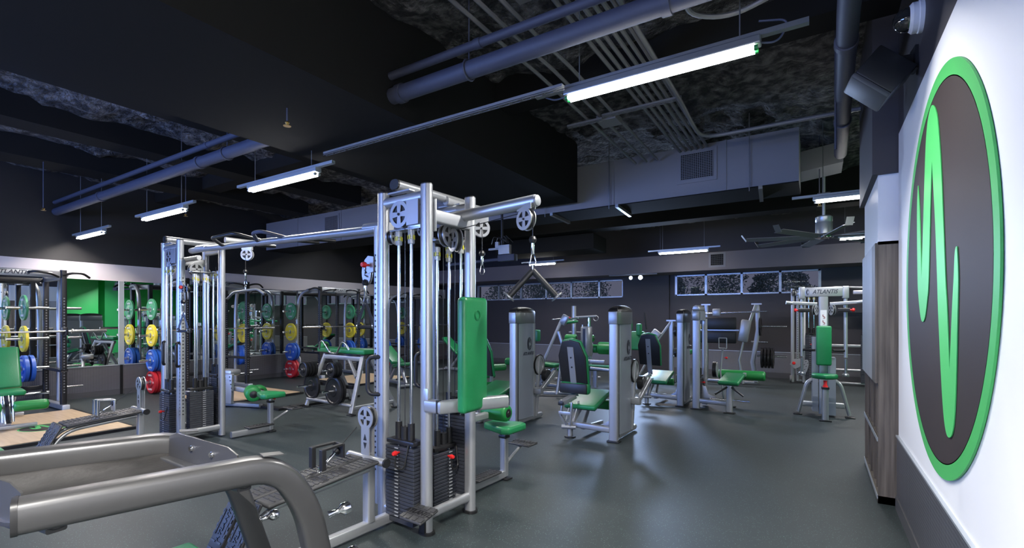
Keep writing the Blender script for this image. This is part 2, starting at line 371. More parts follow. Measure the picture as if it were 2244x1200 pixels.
for x in (-1.0, -2.5, -4.0, -5.5, -7.0, -8.5, -10.0): g.box((x, 6.695, 3.41), (.025, .012, .64))
g.out('seam_pattern', duct_m, d, smooth=False)
def grille(x, y, z, W, H_, par, n=15, gm=None):
    g = G().box((x, y-.008, z), (W+.1, .012, H_+.1)); fr = g.out('grille', duct_m, par, smooth=False)
    G().box((x, y-.016, z), (W, .006, H_)).out('dark_opening', beam_m, fr, smooth=False)
    g = G()
    for i in range(n+1): g.box((x-W/2+W*i/n, y-.022, z), (.006, .01, H_)); g.box((x, y-.022, z-H_/2+H_*i/n), (W, .01, .006))
    g.out('grid', gm or duct_m, fr, smooth=False)
grille(-1.35, 6.7, 3.46, .40, .33, d); grille(-8.8, 6.7, 3.46, .40, .33, d)
d = thing('exhaust_grille', 'small square vent grille in the pale soffit above the far windows', 'vent'); grille(-2.05, 12.5, 2.86, .28, .26, d, 6, blackm)
d = thing('branch_duct', 'boxy dark duct hanging beyond the big duct, left of the ceiling fan', 'duct')
G().box((-5.6, 10.6, 3.2), (2.6, .9, .35), rz=R(3), bev=.01).out('duct_body', beam_m, d, smooth=False)
d = thing('flexible_duct_box', 'angular pale grey duct section above the ceiling fan by the bulkhead', 'duct')
g = G().poly([(0, 0), (1.2, .0), (1.2, .28), (.2, .28)], (-.9, 8.2, 3.42), (1, 0, .12), (0, 0, 1), .6); g.out('duct_body', duct_m, d, smooth=False)
# pipes
def pipe(name, pts, dia, m, label, cat='pipe', r=0, coll=(), hang=(), n=16, group=None):
    g = G().sweep(pts, dia, n=n, r=r)
    o = g.out(name, m)
    tag(o, label, cat, group)
    for i, (p, a) in enumerate(coll): G().lathe(p, a, [(dia*.5, -.03), (dia*.58, -.028), (dia*.58, .028), (dia*.5, .03)]).out('coupling', m, o)
    for p in hang: G().cyl(p, (p[0], p[1], 3.98), .005, 6).torus(p, (1, 0, 0) if abs(pts[-1][0]-pts[0][0]) > abs(pts[-1][1]-pts[0][1]) else (0, 1, 0), dia*.55, .008).out('hanger', m, o)
    return o
pipe('sprinkler_main', [(-11.2, 2.88, 3.3), (.5, 2.88, 3.3)], .13, pipe_b, 'thick blue grey pipe running across the ceiling, the larger of two side by side', coll=[((x, 2.88, 3.3), (1, 0, 0)) for x in (-.75, -2.9, -3.05, -6.2, -9.2)], hang=[(-2.2, 2.88, 3.3), (-5.6, 2.88, 3.3)])
pipe('branch_pipe', [(-11.2, 2.86, 3.46), (.5, 2.86, 3.46)], .065, pipe_b, 'thinner blue grey pipe running just above and behind the thick ceiling pipe', coll=[((x, 2.86, 3.46), (1, 0, 0)) for x in (-2.1, -6.0)])
pipe('vent_pipe', [(.15, 1.2, 3.33), (.16, 3.6, 3.33), (.22, 6.68, 3.33)], .125, pipe_b, 'fat dark pipe running beside the logo wall under the ceiling', coll=[((.155, 2.6, 3.33), (0, 1, 0)), ((.165, 4.0, 3.33), (0, 1, 0)), ((.2, 5.6, 3.33), (0, 1, 0))])
for i, x in enumerate((-1.56, -1.49, -1.42, -1.345, -1.28, -1.215)):
    pipe('conduit', [(x, -3, 3.68), (x, 6.9-i*.05, 3.68)], .036, duct_l, 'pale grey electrical conduit, one of six running side by side above the nearest lamp', 'conduit', n=8, group='six parallel conduits')
for i, (x, lb) in enumerate(((-2.19, 'first of three spaced pale conduits left of the close bunch of six'), (-2.04, 'middle one of three spaced pale conduits left of the close bunch'), (-1.89, 'one of three spaced pale conduits, the nearest to the close bunch of six'))):
    pipe('conduit', [(x, -3, 3.7), (x, 3.4, 3.7), (x+.05, 3.8, 3.66), (x+.05, 6.6, 3.6)], .034, duct_l, lb, 'conduit', n=8, r=.1)
pipe('bent_conduit', [(-1.14, 2.0, 3.64), (-1.14, 5.0, 3.58), (-1.12, 5.3, 3.5), (-1.12, 5.82, 3.5), (.355, 5.82, 3.5)], .042, duct_l, 'pale conduit that curves round and runs off to the logo wall', 'conduit', r=.25, n=10)
pipe('loop_conduit', [(-.62, 2.95, 3.45), (-.75, 3.3, 3.45), (-.5, 3.5, 3.45), (.5, 3.1, 3.45)], .032, duct_l, 'thin pale conduit looping out from behind the thick pipe', 'conduit', r=.2, n=8)
pipe('drop_rod', [(.13, 5.0, 4.0), (.13, 5.0, 2.9)], .02, pipe_b, 'thin vertical rod hanging from the ceiling beside the fat dark pipe', 'rod', n=8)
for i, x in enumerate((-3.6, -2.55, -.72)):
    pipe('duct_hanger_rod', [(x, 6.66, 4.0), (x, 6.66, 3.03)], .012, silver_d, 'thin threaded rod in front of the big duct, ' + ('left of', 'between', 'right of')[i] + (' its seams', ' two seams', ' the square grille')[i], 'rod', n=6)
    tag(G().box((x+.1, 7.0, 3.055), (.045, .75, .045), rz=R(4)).out('strut_rail', silver_d, smooth=False), 'short slotted rail under the big duct, ' + ('left of the others', 'in the middle of three', 'below the square grille')[i], 'rail')
def strut(p0, p1, label):
    p0, p1 = V(p0), V(p1); L = (p1-p0).length; g = G(); n = int(L/.09)
    g.sweep([p0+V((0, 0, .02)), p1+V((0, 0, .02))], .04, .02, 'box'); d = (p1-p0).normalized()
    for s_ in (-1, 1): g.sweep([p0+V((0, s_*.016, 0)), p1+V((0, s_*.016, 0))], .010, .004, 'box')
    for i in range(n): c = p0 + d*(i+.15)*L/n; g.sweep([c, c+d*.03], .034, .004, 'box')
    o = g.out('slotted_channel', duct_l, smooth=False); return tag(o, label, 'channel')
strut((-4.1, 3.04, 3.05), (-1.5, 3.04, 3.05), 'long slotted channel leading off the nearest strip lamp')
strut((-1.95, 4.9, 3.6), (-1.13, 4.9, 3.6), 'slotted channel carrying the bunch of six conduits')
strut((-2.36, 4.9, 3.57), (-1.95, 4.9, 3.57), 'shorter slotted channel at the conduit junction box')
o = G().box((-1.93, 5.05, 3.62), (.22, .22, .07), bev=.004).out('junction_box', duct_l, smooth=False); tag(o, 'flat square junction box between two slotted channels', 'junction box')
o = G().box((-1.75, 1.7, 3.85), (.34, 2.9, .03)).out('cable_tray', duct_l, smooth=False); tag(o, 'flat pale grey panel running up between conduits at the top of the ceiling', 'panel')
for i, (x, y, lb) in enumerate(((-3.65, 2.35, 'small brass sprinkler head hanging near the thick pipe'), (-8.2, 3.6, 'tiny brass sprinkler head above the mirror-side lamps'), (-9.5, 2.3, 'tiny brass sprinkler head nearest the mirrors'), (.02, 8.0, 'small brass sprinkler head above the ceiling fan'), (-3.3, 12.1, 'small sprinkler head just above the pinkish lamp by the far windows'))):
    t = thing('sprinkler', lb, 'sprinkler', (x, y, 0)); br = bpy.data.materials.get('brass') or mat('brass', (.45, .28, .08), .3, 1)
    z = 3.05 if y < 12 else 3.12
    G().cyl((0, 0, 4), (0, 0, z), .007, 6).out('pipe', pipe_b, t); G().lathe((0, 0, z), (0, 0, -1), [(.012, 0), (.018, .01), (.008, .03), (.03, .034), (.03, .038)]).out('head', br, t)
# strip lamps
for i, (x, y, z, L, col, p, lb) in enumerate(LAMPS):
    t = thing('strip_lamp', lb, 'lamp', (x, y, z), 0, 'ceiling strip lamps')
    G().box((0, 0, .03), (L+.03, .075, .05), bev=.008).box((0, 0, .065), (L+.5, .04, .03)).out('housing', silver_d if i == 0 else alum, t, smooth=False)
    for s_ in (-1, 1):
        o = G().cyl((-L/2+.015, s_*.022, -.015), (L/2-.015, s_*.022, -.015), .014, 10).out('tube', tube_m, t)
        for q in (-L/2, L/2-.02): G().cyl((q, s_*.022, -.015), (q+.02, s_*.022, -.015), .0155, 10).out('tube_cap', greend if i == 0 else alum, o)
        G().cyl((s_*L*.42, 0, .05), (s_*L*.42, 0, 4-z), .004, 6).out('hanger_wire', silver_d, t)
    if i == 0:
        G().sweep([(-L/2-.18, .02, .05), (-L/2-.09, 0, .0), (-L/2, 0, .01)], .012, n=6, r=.05).out('flex_cable', pipe_b, t)
        G().sweep([(L/2, 0, .02), (L/2+.1, .02, .0), (L/2+.16, .03, .12), (L/2, .03, .16)], .012, n=6, r=.06).out('flex_cable', pipe_b, t)
# emergency flood pair on the far wall
t = thing('emergency_light', 'twin emergency floodlight glowing blue white on the far wall', 'lamp', (-4.06, 12.56, 2.52))
G().box((-.1, .05, .085), (1.3, .1, .03)).out('bracket', duct_m, t, smooth=False)
for s_, rr_ in ((-.13, .035), (.13, .045)):
    h = G().lathe((s_, -.02, 0), (0, -1, 0), [(.03, -.06), (rr_+.01, -.02), (rr_+.015, .02)]).out('lamp_head', white, t); G().lathe((s_, -.045, 0), (0, -1, 0), [(rr_, 0), (rr_, .006)]).out('lens', flood_m, h)
# ceiling fan
t = thing('ceiling_fan', 'large silver hubbed ceiling fan with eight dark winged blades', 'fan', (.08, 8.9, 0))
G().cyl((0, 0, 2.98), (0, 0, 3.9), .022).out('downrod', alum, t); G().lathe((0, 0, 2.74), (0, 0, 1), [(.06, 0), (.115, .01), (.115, .18), (.108, .19), (.115, .20), (.115, .27), (.09, .29), (.03, .28)], 32).out('motor', alum, t)
G().box((0, 0, 3.35), (.18, .12, .07), bev=.01).out('mount_bracket', chrome, t)
for k in range(8):
    a = 2*PI*k/8+.25; M = Matrix.Rotation(a, 4, 'Z') @ Matrix.Rotation(R(14), 4, 'X')
    b = G(); b.box((.62*math.cos(a), .62*math.sin(a), 2.71), (.95, .14, .008), M=M); bl = b.out('blade', duct_m, t)
    G().sweep([(1.09*math.cos(a), 1.09*math.sin(a), 2.69), (1.16*math.cos(a), 1.16*math.sin(a), 2.79)], .09, .006, 'box').out('winglet', silver_d, bl)
G().lathe((0, 0, 2.67), (0, 0, 1), [(.05, 0), (.12, .02), (.12, .05), (.06, .06)]).out('blade_hub', chrome, t)
# dome camera, loudspeaker
t = thing('dome_camera', 'white rimmed dome security camera high on the charcoal wall', 'security camera', (WX, 3.68, 3.22))
G().lathe((0, 0, 0), (-1, 0, 0), [(.09, 0), (.09, .02), (.085, .025), (.085, .05), (.07, .065)], 32).out('housing', white, t); G().lathe((-.064, 0, 0), (-1, 0, 0), [(.068, 0), (.068, .02), (.06, .045), (.04, .066), (.02, .076), (.002, .079)], 32).out('dome', mat('smoked dome', (.02, .02, .02), .05, coat=1), t)
t = thing('loudspeaker', 'black box loudspeaker angled down from the wall bracket', 'speaker', (.34, 3.87, 2.99), R(8))
M = Matrix.Rotation(R(-48), 4, 'Y')
G().box((0, 0, 0), (.20, .24, .25), M=M, bev=.012).out('cabinet', black, t); G().box(M @ V((-.115, 0, 0)), (.035, .245, .255), M=M, bev=.012).out('front_grille', base_m, t)
G().box((.12, -.02, .07), (.10, .04, .05)).box((.165, -.03, .06), (.02, .10, .14)).out('wall_bracket', black, t)
# round logo on the white wall
t = thing('wall_logo', 'big round dark logo with green rim and green wave on white wall', 'wall sign', (WX-.001, 3.21, 1.67))
G().ring((-.006, 0, 0), (1, 0, 0), .925, 1.0, .008, 128).out('rim', logo_g, t, smooth=False)
G().lathe((-.01, 0, 0), (1, 0, 0), [(.93, 0), (.93, .009)], 128).out('disc', logo_d, t, smooth=False)
W0 = [(3.73, 2.24), (3.67, 2.05), (3.61, 1.68), (3.55, 2.03), (3.49, 2.37), (3.44, 2.50), (3.37, 2.555), (3.3, 2.56), (3.22, 2.51), (3.16, 2.42), (3.09, 2.19), (3.04, 1.92), (2.99, 1.62), (2.96, 1.5), (2.91, 1.22), (2.86, 1.5), (2.83, 1.63), (2.815, 1.72), (2.795, 1.755), (2.77, 1.745), (2.75, 1.62), (2.76, 1.48), (2.78, 1.25), (2.81, 1.05), (2.85, .95), (2.91, .91), (2.98, .92), (3.04, 1.01), (3.1, 1.22), (3.16, 1.51), (3.18, 1.66), (3.23, 1.95), (3.31, 2.27), (3.35, 2.05), (3.4, 1.65), (3.44, 1.55), (3.5, 1.46), (3.57, 1.43), (3.64, 1.46), (3.71, 1.58), (3.74, 1.7), (3.76, 2.07)]
def smooth_closed(P, sharp, n=5):
    out = []; L = len(P)
    for i in range(L):
        p0, p1, p2, p3 = P[i-1], P[i], P[(i+1) % L], P[(i+2) % L]
        if i in sharp: p0 = p1
        if (i+1) % L in sharp: p3 = p2
        for j in range(n):
            t_ = j/n; out.append(tuple(.5*((2*p1[k]) + (-p0[k]+p2[k])*t_ + (2*p0[k]-5*p1[k]+4*p2[k]-p3[k])*t_**2 + (-p0[k]+3*p1[k]-3*p2[k]+p3[k])*t_**3) for k in (0, 1)))
    return out
wv = smooth_closed([(a-3.21, b-1.67) for a, b in W0], {0, 2, 14, 32})
g = G(); b = bmesh.new(); f = b.faces.new([b.verts.new((0, a, c)) for a, c in wv]); bmesh.ops.triangulate(b, faces=[f])
e = bmesh.ops.extrude_face_region(b, geom=list(b.faces)); bmesh.ops.translate(b, vec=(-.004, 0, 0), verts=[q for q in e['geom'] if isinstance(q, bmesh.types.BMVert)])
g.merge(b, Matrix.Translation((-.011, 0, 0))).out('wave', mat('logo bright green', (.085, .56, .14), .4), t, smooth=False)
# cabinet of grey oak: slab doors above, cubbies below
t = thing('storage_cabinet', 'tall grey oak cabinet with slab doors over open cubby holes', 'cabinet', (.40, 4.74, 0))
W_, D_ = 1.26, .40
G().box((D_/2, .012, 1.025), (D_, .024, 2.05)).box((D_/2, W_-.012, 1.025), (D_, .024, 2.05)).box((D_/2, W_/2, 2.038), (D_, W_, .024)).box((D_/2, W_/2, .03), (D_, W_, .06)).box((D_-.01, W_/2, 1), (.02, W_, 2)).box((D_/2, W_/2, .50), (D_-.01, W_-.04, .024)).box((D_/2, W_/2, .94), (D_-.01, W_-.04, .024)).out('carcass', wood_m, t, smooth=False)
for k in range(1, 5): G().box((D_/2, W_*k/5, .5), (D_-.02, .02, .9)).out('divider', wood_m, t, smooth=False)
for k in range(5): G().box((-.010, W_*(k+.5)/5, 1.49), (.02, W_/5-.005, 1.10), bev=.002).out('cupboard_door', wood_m if k == 0 else mat('satin door', (.48, .48, .50), .35, .25) if k == 1 else bpy.data.materials['satin door'], t, smooth=False)
G().box((-.004, W_/2, .5), (.006, W_, .03)).box((-.004, W_/2, .05), (.006, W_, .03)).out('shelf_edge', alum, t, smooth=False)
# ceiling mounted screen arm
t = thing('ceiling_mount', 'blue grey ceiling tube with a boxy bracket and tangled wires', 'ceiling mount', (-3.9, 6.2, 0))
G().sweep([(-1.3, 0, 2.33), (-.25, 0, 2.36)], .05).out('tube', pipe_b, t); G().box((-.1, 0, 2.37), (.30, .1, .10), bev=.006).out('end_box', pipe_b, t)
G().box((-.15, 0, 2.50), (.2, .06, .14)).box((-.35, .05, 2.53), (.25, .04, .03)).box((-.3, .02, 2.58), (.06, .04, .1)).out('bracket', silver_d, t, smooth=False); G().cyl((-.2, 0, 2.5), (-.2, 0, 3.9), .02).out('drop_pole', blackm, t)
g = G()
for k in range(6): g.sweep([(-.4+.08*k, 0, 2.6), (-.36+.05*k, .06*math.sin(k), 2.72), (-.2+.03*k, -.05, 2.66), (-.1, 0, 2.6)], .01, n=5, r=.05)
g.out('cable', black, t)
# ================================================================ machine part builders
TR_UP = (0, 0, 1)
def pulley(par, c, yaw, r, plate=silver, tail=None, name='pulley', half=True, dep=.0):
    """spoked guard plates either side of a black sheave; the plates lie across direction yaw (their normal)"""
    c = V(c); n = V((math.cos(yaw), math.sin(yaw), 0)); X = V((-math.sin(yaw), math.cos(yaw), 0)); Z = V((0, 0, 1))
    w_ = G().lathe(c - n*.012, n, [(r*.90, 0), (r*.84, .006), (r*.84, .018), (r*.90, .024)], 24).out(name, black, par)
    for s_ in (-1, 1):
        g = G(); o = c + n*s_*.020
        g.ring(o, n, r*.72, r, .007, 28); g.lathe(o - n*.0035, n, [(r*.17, 0), (r*.17, .007)], 14)
        for k in range(4):
            d = X*math.cos(PI/2*k) + Z*math.sin(PI/2*k); e = d.cross(n); g.poly([(-.15*r, .1*r), (.15*r, .1*r), (.22*r, .78*r), (-.22*r, .78*r)], o, e, d, .006)
        if tail:
            dx, dz, wd = tail; d = V((X*dx + Z*dz)); L = d.length; d.normalize(); e = d.cross(n); g.poly([(-wd/2, r*.8), (wd/2, r*.8), (wd/2, L), (-wd/2, L)], o, e, d, .006)
        g.out('guard_plate', plate, w_, label='silver guard plate')
        G().lathe(o + n*s_*.004, n*s_, [(r*.11, 0), (r*.09, .008)], 8).out('axle_bolt', black, w_)
    return w_
def padbox(par, c, d, M=None, m=None, bev=.025, name='seat_pad', base=True, rz=0):
    Mx = M if M is not None else Matrix.Rotation(rz, 4, 'Z')
    p = G().box(c, d, M=Mx, bev=bev, seg=4).out(name, m or green, par)
    if base:
        off = Mx @ V((0, 0, -d[2]/2 - .004)) if d[2] <= min(d[0], d[1]) else None
        if off is not None: G().box(V(c)+off, (d[0]*.92, d[1]*.92, .012), M=Mx, bev=.005).out('backing_board', black, p)
    return p
def roller(par, a, b, r=.07, m=None, name='roller_pad'):
    a, b = V(a), V(b); ax = (b-a).normalized(); L = (b-a).length
    p = G().lathe(a, ax, [(r*.55, 0), (r*.8, .004), (r*.97, .018), (r, .04), (r, L-.04), (r*.97, L-.018), (r*.8, L-.004), (r*.55, L)], 28).out(name, m or greend, par)
    for o, s_ in ((a, -1), (b, 1)): G().lathe(o - ax*s_*.002, ax*s_, [(r*.5, 0), (r*.5, .004), (r*.28, .006), (r*.2, .012)], 18).out('end_cap', black, p)
    return p
def foot(par, x, y, m=black, dx=.13, dy=.09, rz=0):
    return G().box((x, y, .009), (dx, dy, .018), rz=rz, bev=.008).out('rubber_foot', m, par)
def knob(par, p, d, r=.020, L=.05, m=None):
    k = G().lathe(p, d, [(r*.4, 0), (r*.4, L*.35), (r*.9, L*.45), (r, L*.7), (r*.7, L)], 14).out('adjust_knob', m or red, par, label='red pull knob'); return k
def tread(par, c, d, M=None, name='foot_plate', word=True):
    """ribbed rubber step plate"""
    M = M if M is not None else Matrix.Identity(4)
    p = G().box(c, d, M=M, bev=.012, seg=3).out(name, rubber, par)
    g = G(); w_, l_ = d[0], d[1]; z = d[2]/2+.0015; nn = max(4, int(l_/.035)); lng = l_ > w_
    b = bmesh.new(); me = G()
    def rb(x, y, a, bb): me.box((x, y, z), (a, bb, .005))
    if lng:
        for k in range(nn):
            y = -l_*.44 + l_*.88*k/(nn-1)
            if abs(y) > l_*.22 or not word:
                for s_ in (-1, 1): rb(s_*w_*.22, y, w_*.34, .010)
            else:
                for s_ in (-1, 1): rb(s_*w_*.40, y, w_*.10, .018)
        for s_ in (-1, 1): rb(s_*w_*.30, 0, .006, l_*.42)
    else:
        for k in range(nn):
            x = -w_*.42 + w_*.84*k/(nn-1)
            for s_ in (-1, 1): rb(x, s_*l_*.34, w_*.6/nn, l_*.22)
        for s_ in (-1, 1): rb(0, s_*l_*.16, w_*.8, .006)
    T = Matrix.Translation(c) @ M
    bm2 = me.bm; g.merge(bm2, T); g.out('grip_rib', rubber, p, smooth=False)
    if word:
        o = T @ V((0, 0, z+.001)); X = (M @ V((0, 1, 0))) if lng else (M @ V((1, 0, 0))); Y = (M @ V((-1, 0, 0))) if lng else (M @ V((0, 1, 0)))
        text('tread_lettering', 'ATLANTIS', min(w_, l_)*.30, black, p, o, X, Y, .0015, .25)
    return p
def stack(par, x, y, along, W, D, n, H_, z0=.08, pin=None, rod_top=2.05, indiv=False, guard=True, ang=0):
    """selectorized weight stack with guide rods; along = 'x' or 'y' is the long side"""
    L = (W, D) if along == 'x' else (D, W); ph = H_/n
    base = None
    if indiv:
        base = G().box((x, y, z0-.02), (L[0]*.9, L[1]*.9, .03)).out('weight_stack', stackm, par)
        for k in range(n): G().box((x, y, z0+ph*(k+.5)), (L[0], L[1], ph-.003), bev=.003, seg=1).out('weight_plate', stackm, base, smooth=False)
    else:
        g = G()
        for k in range(n): g.box((x, y, z0+ph*(k+.5)), (L[0], L[1], ph-.003), bev=.002, seg=1)
        base = g.out('weight_stack', stackm, par, smooth=False)
    f = (0, -1) if along == 'x' else (1, 0)
    g = G(); g2 = G()
    for k in range(n):
        z = z0+ph*(k+.5); cx, cy = x + f[0]*(L[0]/2+.001), y + f[1]*(L[1]/2+.001)
        g.cyl((cx, cy, z), (cx+f[0]*.001, cy+f[1]*.001, z), .006, 8)
        for s_ in (-.13, -.07): g2.box((cx+(W*s_ if along == 'x' else 0), cy+(W*-s_ if along == 'y' else 0), z), (.018 if along == 'x' else .0015, .018 if along == 'y' else .0015, .007))
    g.out('pin_hole', black, base); g2.out('number_pattern', grey_txt, base, smooth=False)
    G().box((x, y, z0+H_+.03), (L[0]*.95, L[1]*.95, .03), bev=.004).cyl((x, y, z0+H_), (x, y, z0+H_+.13), .028).out('top_plate', blackm, base)
    for s_ in (-1, 1):
        rx, ry = (x+s_*W*.22, y) if along == 'x' else (x, y+s_*W*.22)
        G().cyl((rx, ry, z0), (rx, ry, rod_top), .011, 12).out('guide_rod', chrome, base)
        G().cyl((rx, ry, z0+H_+.03), (rx, ry, z0+H_+.16), .024, 14).out('rod_bushing', black, base)
        G().lathe((rx, ry, rod_top-.10), (0, 0, 1), [(.020, 0), (.024, .004), (.024, .03), (.018, .035), (.018, .05), (.024, .055), (.024, .095), (.016, .1)], 16).out('spring_cap', clearp, base)
        g = G()
        for a in range(5): g.box((rx+.0245*math.cos(a*1.256), ry+.0245*math.sin(a*1.256), rod_top-.055), (.010, .004, .03), rz=a*1.256+PI/2)
        g.out('yellow_decal', yellow, base, smooth=False)
    G().cyl((x, y, z0+H_), (x, y, rod_top+.05), .0028, 6).out('cable', black, base)
    if pin is not None:
        k = pin; cx, cy = x + f[0]*L[0]/2, y + f[1]*L[1]/2; z = z0+ph*(n-1-k+.5)
        pn = knob(base, (cx, cy, z), (*f, 0), .017, .055)
        sx, sy = (1, 0) if along == 'x' else (0, 1)
        G().sweep([(cx+f[0]*.03, cy+f[1]*.03, z-.01), (cx+f[0]*.04, cy+f[1]*.04, z-.10), (cx+f[0]*.03+sx*.08, cy+f[1]*.03+sy*.08, z-.10), (cx+sx*.09, cy+sy*.09, z+.06)], .012, n=8, r=.05).out('pin_lanyard', black, base)
    return base
def carabiner(par, p, s_=1, vert=True, d=None):
    p = V(p); d = V(d).normalized() if d is not None else V((0, 0, -1)); e = V((1, .1, 0)).cross(d).cross(d).normalized() if abs(d.z) < .9 else V((1, .3, 0)).normalized()
    k = G().lathe(p, d, [(.006, -.0), (.020, .006), (.027, .025), (.020, .044), (.008, .05)], 16).out('stop_ball', black, par)
    G().lathe(p+d*.045, d, [(.012, 0), (.012, .075), (.008, .08)], 12).out('cable_ferrule', chrome, par)
    q = p+d*.115; P = [q+e*x*s_+d*y*s_ for x, y in ((0, 0), (.012, .012), (.022, .06), (.012, .082), (-.012, .082), (-.018, .06), (-.010, .012))]
    G().sweep(P, .008, n=8, close=True, up=e.cross(d)).out('snap_hook', chrome, par); return q+d*.08*s_
def fit_text(par, s_, size, o, X, m=None, shear=.3, name='lettering'): return text(name, s_, size, m or dark_txt, par, o, X, (0, 0, 1), .001, shear, 1.05)

# ================================================================ the two-tower cable machine
TA = R(-3.2)
cm = thing('cable_machine', 'big silver cable machine of two weight stack towers joined by a chin-up bar', 'gym machine', (-2.23, 2.45, 0), TA)
def L2W(x, y, z=0): return V((-2.23, 2.45, 0)) + Matrix.Rotation(TA, 3, 'Z') @ V((x, y, z))
HT = 2.35
def tower(ox, sg):
    """ox: local x of the outer post line; sg=-1 the near tower (inner side towards -x), +1 the far one"""
    xo, xi = ox, ox + sg*.44
    for x in (xo, xi):
        for y in (0, .45):
            p = G().sweep([(x, y, .02), (x, y, HT)], .088, .068, 'oval', up=(0, 1, 0)).out('post', silver, cm)
            G().sweep([(x, y, HT), (x, y, HT+.008)], .084, .064, 'oval', up=(0, 1, 0)).out('post_cap', black, p)
            for z in (2.22, 2.05, 1.0, .62): G().cyl((x-.045, y-.01, z), (x-.028, y-.01, z), .009, 8).out('bolt', black, p)
    for x, y in ((xo, 0), (xo, .45)): G().sweep([(x, y, .0), (x, y, .02)], .12, .09, 'oval', up=(0, 1, 0)).out('rubber_foot', black, cm)
    for y in (0, .45):
        G().sweep([(xo, y, 2.28), (xi, y, 2.28)], .055, .07, 'oval').out('top_tube', silver, cm); G().sweep([(xo, y, .09), (xi, y, .09)], .05, .06, 'oval').out('base_tube', silver, cm)
        G().box(((xo+xi)/2, y-.03 if y == 0 else y+.03, 2.325), (.22, .05, .01)).out('top_bracket', silver, cm)
    for x in (xo, xi): G().sweep([(x, 0, .12), (x, .45, .12)], .05, .07, 'oval').out('base_tube', silver, cm)
    xc = (xo+xi)/2
    rl = G().sweep([(xc-.02, -.06, 2.375), (xc-.02, .62, 2.375)], .09, .07, 'oval').out('top_rail', silver, cm); G().sweep([(xc-.02, -.075, 2.375), (xc-.02, -.06, 2.375)], .09, .07, 'oval').out('end_cap', black, rl)
    G().sweep([(xo, .04, 2.15), (xo, .42, 2.15)], .06, .09, 'rect').out('side_tube', silver, cm); G().box((xo, .05, 2.15), (.085, .012, .22), bev=.004).out('weld_plate', silver, cm)
    G().sweep([(xi, .2, 2.17), (xo, .2, 2.17)], .05, .06, 'oval').out('cross_tube', silver, cm)
    # big guide pulleys seen through the top
    pulley(cm, (xc-.02, -.01, 2.175), PI/2, .095, tail=(-.19, .0, .17)); G().box((xc+sg*-.10, .02, 2.16), (.13, .05, .19), bev=.004).out('pulley_bracket', silver, cm)
    pulley(cm, (xc+.17, .02, 2.06), PI/2-.3, .05); pulley(cm, (xc-.17, .04, 2.04), .3, .055)
    pulley(cm, (xo-sg*-.09, .30, 2.06), .1, .085); pulley(cm, (xo-sg*-.03-.12, .5, 2.03), PI/2, .055)
    G().box((xc, .04, 2.075), (.30, .09, .012), bev=.003).out('rod_mount', silver_d, cm); G().box((xo+sg*.17, .34, 2.02), (.10, .26, .014), bev=.003).out('rod_mount', silver_d, cm)
    G().box((xc, .28, 1.1), (.05, .012, 1.9)).out('stack_shield', silver_d, cm) if sg < 0 else None
    # four stacks
    a = sg
    stack(cm, xo+a*.19, -.02, 'x', .285, .105, 20, .49, pin=1 if sg < 0 else 8, rod_top=2.06, indiv=sg < 0)
    stack(cm, xo+a*.19, .49, 'x', .285, .105, 24, .63, rod_top=2.05)
    stack(cm, xo+a*.175, .345, 'y', .29, .10, 15, .38, pin=1, rod_top=1.98, indiv=sg < 0)
    if sg > 0: stack(cm, xi-.05, .23, 'y', .26, .10, 20, .5, rod_top=1.98)
    # black rubber covered grab handles
    for x, y in ((xi, -.02), (xo-sg*-.0, .0) if sg > 0 else (xi, .45)):
        s2 = -1 if sg < 0 else 1
        G().sweep([(x, y, 1.17), (x+s2*.09, y-.05, 1.17), (x+s2*.09, y-.05, .90), (x, y, .90)], .032, r=.07, n=12).out('grab_handle', black, cm)
    # perforated column with swivel pulley for the crossover
    hx = xi + sg*.06
    c_ = G().sweep([(hx, 0, .1), (hx, 0, 2.12)], .045, .05, 'rect', up=(0, 1, 0)).out('perforated_column', silver, cm)
    g = G()
    for k in range(40): z = .35+.04*k; g.cyl((hx, -.024, z), (hx, -.0265, z), .008, 8); g.cyl((hx+sg*.0215, 0, z), (hx+sg*.0245, 0, z), .008, 8)
    g.out('hole_pattern', black, c_)
    z = 1.84 if sg < 0 else 1.80
    b = G().poly([(0, -.05), (.06, -.06), (.10, -.02), (.10, .04), (.06, .07), (0, .06)], (hx+sg*.01, -.035, z), (sg, 0, 0), (0, 0, 1), .006).out('swivel_bracket', silver, cm)
    knob(b, (hx+sg*.06, -.04, z), (0, -1, 0) if sg < 0 else (1, -.3, 0), .022, .06)
    g = G().poly([(.035*math.cos(t)*1.0, .09*math.sin(t)) for t in [2*PI*i/20 for i in range(20)]], (hx+sg*.11, -.02, z-.05), (sg, -.5, 0), (0, 0, 1), .006); g.poly([(.035*math.cos(t), .09*math.sin(t)) for t in [2*PI*i/20 for i in range(20)]], (hx+sg*.125, .01, z-.05), (sg, -.5, 0), (0, 0, 1), .006)
    sp_ = g.out('swivel_pulley_plate', silver, b); g = G()
    for k in range(4): g.box((hx+sg*.105, -.028, z-.11+.035*k), (.03, .004, .008), M=Matrix.Rotation(sg*-.46, 4, 'Z') @ Matrix.Rotation(.6, 4, 'Y'))
    g.out('plate_slot', black, sp_, smooth=False); pulley(b, (hx+sg*.118, -.005, z-.02), PI/2+sg*.46, .042, black)
    # instruction placards
    pl = G().box((xi, -.028, 1.45), (.045, .003, .30)).out('instruction_placard', label_m, cm, smooth=False); g = G()
    for k in range(5): g.box((xi, -.0302, 1.57-.012*k), (.032, .001, .004))
    for zz in (1.45, 1.36): g.box((xi+.004, -.0302, zz), (.022, .001, .007), M=Matrix.Rotation(.5, 4, 'Y')).box((xi-.004, -.0302, zz+.018), (.008, .001, .03)).box((xi, -.0302, zz-.02), (.03, .001, .005))
    g.out('placard_print', dark_txt, pl, smooth=False)
tower(0, -1); tower(-4.44, 1)
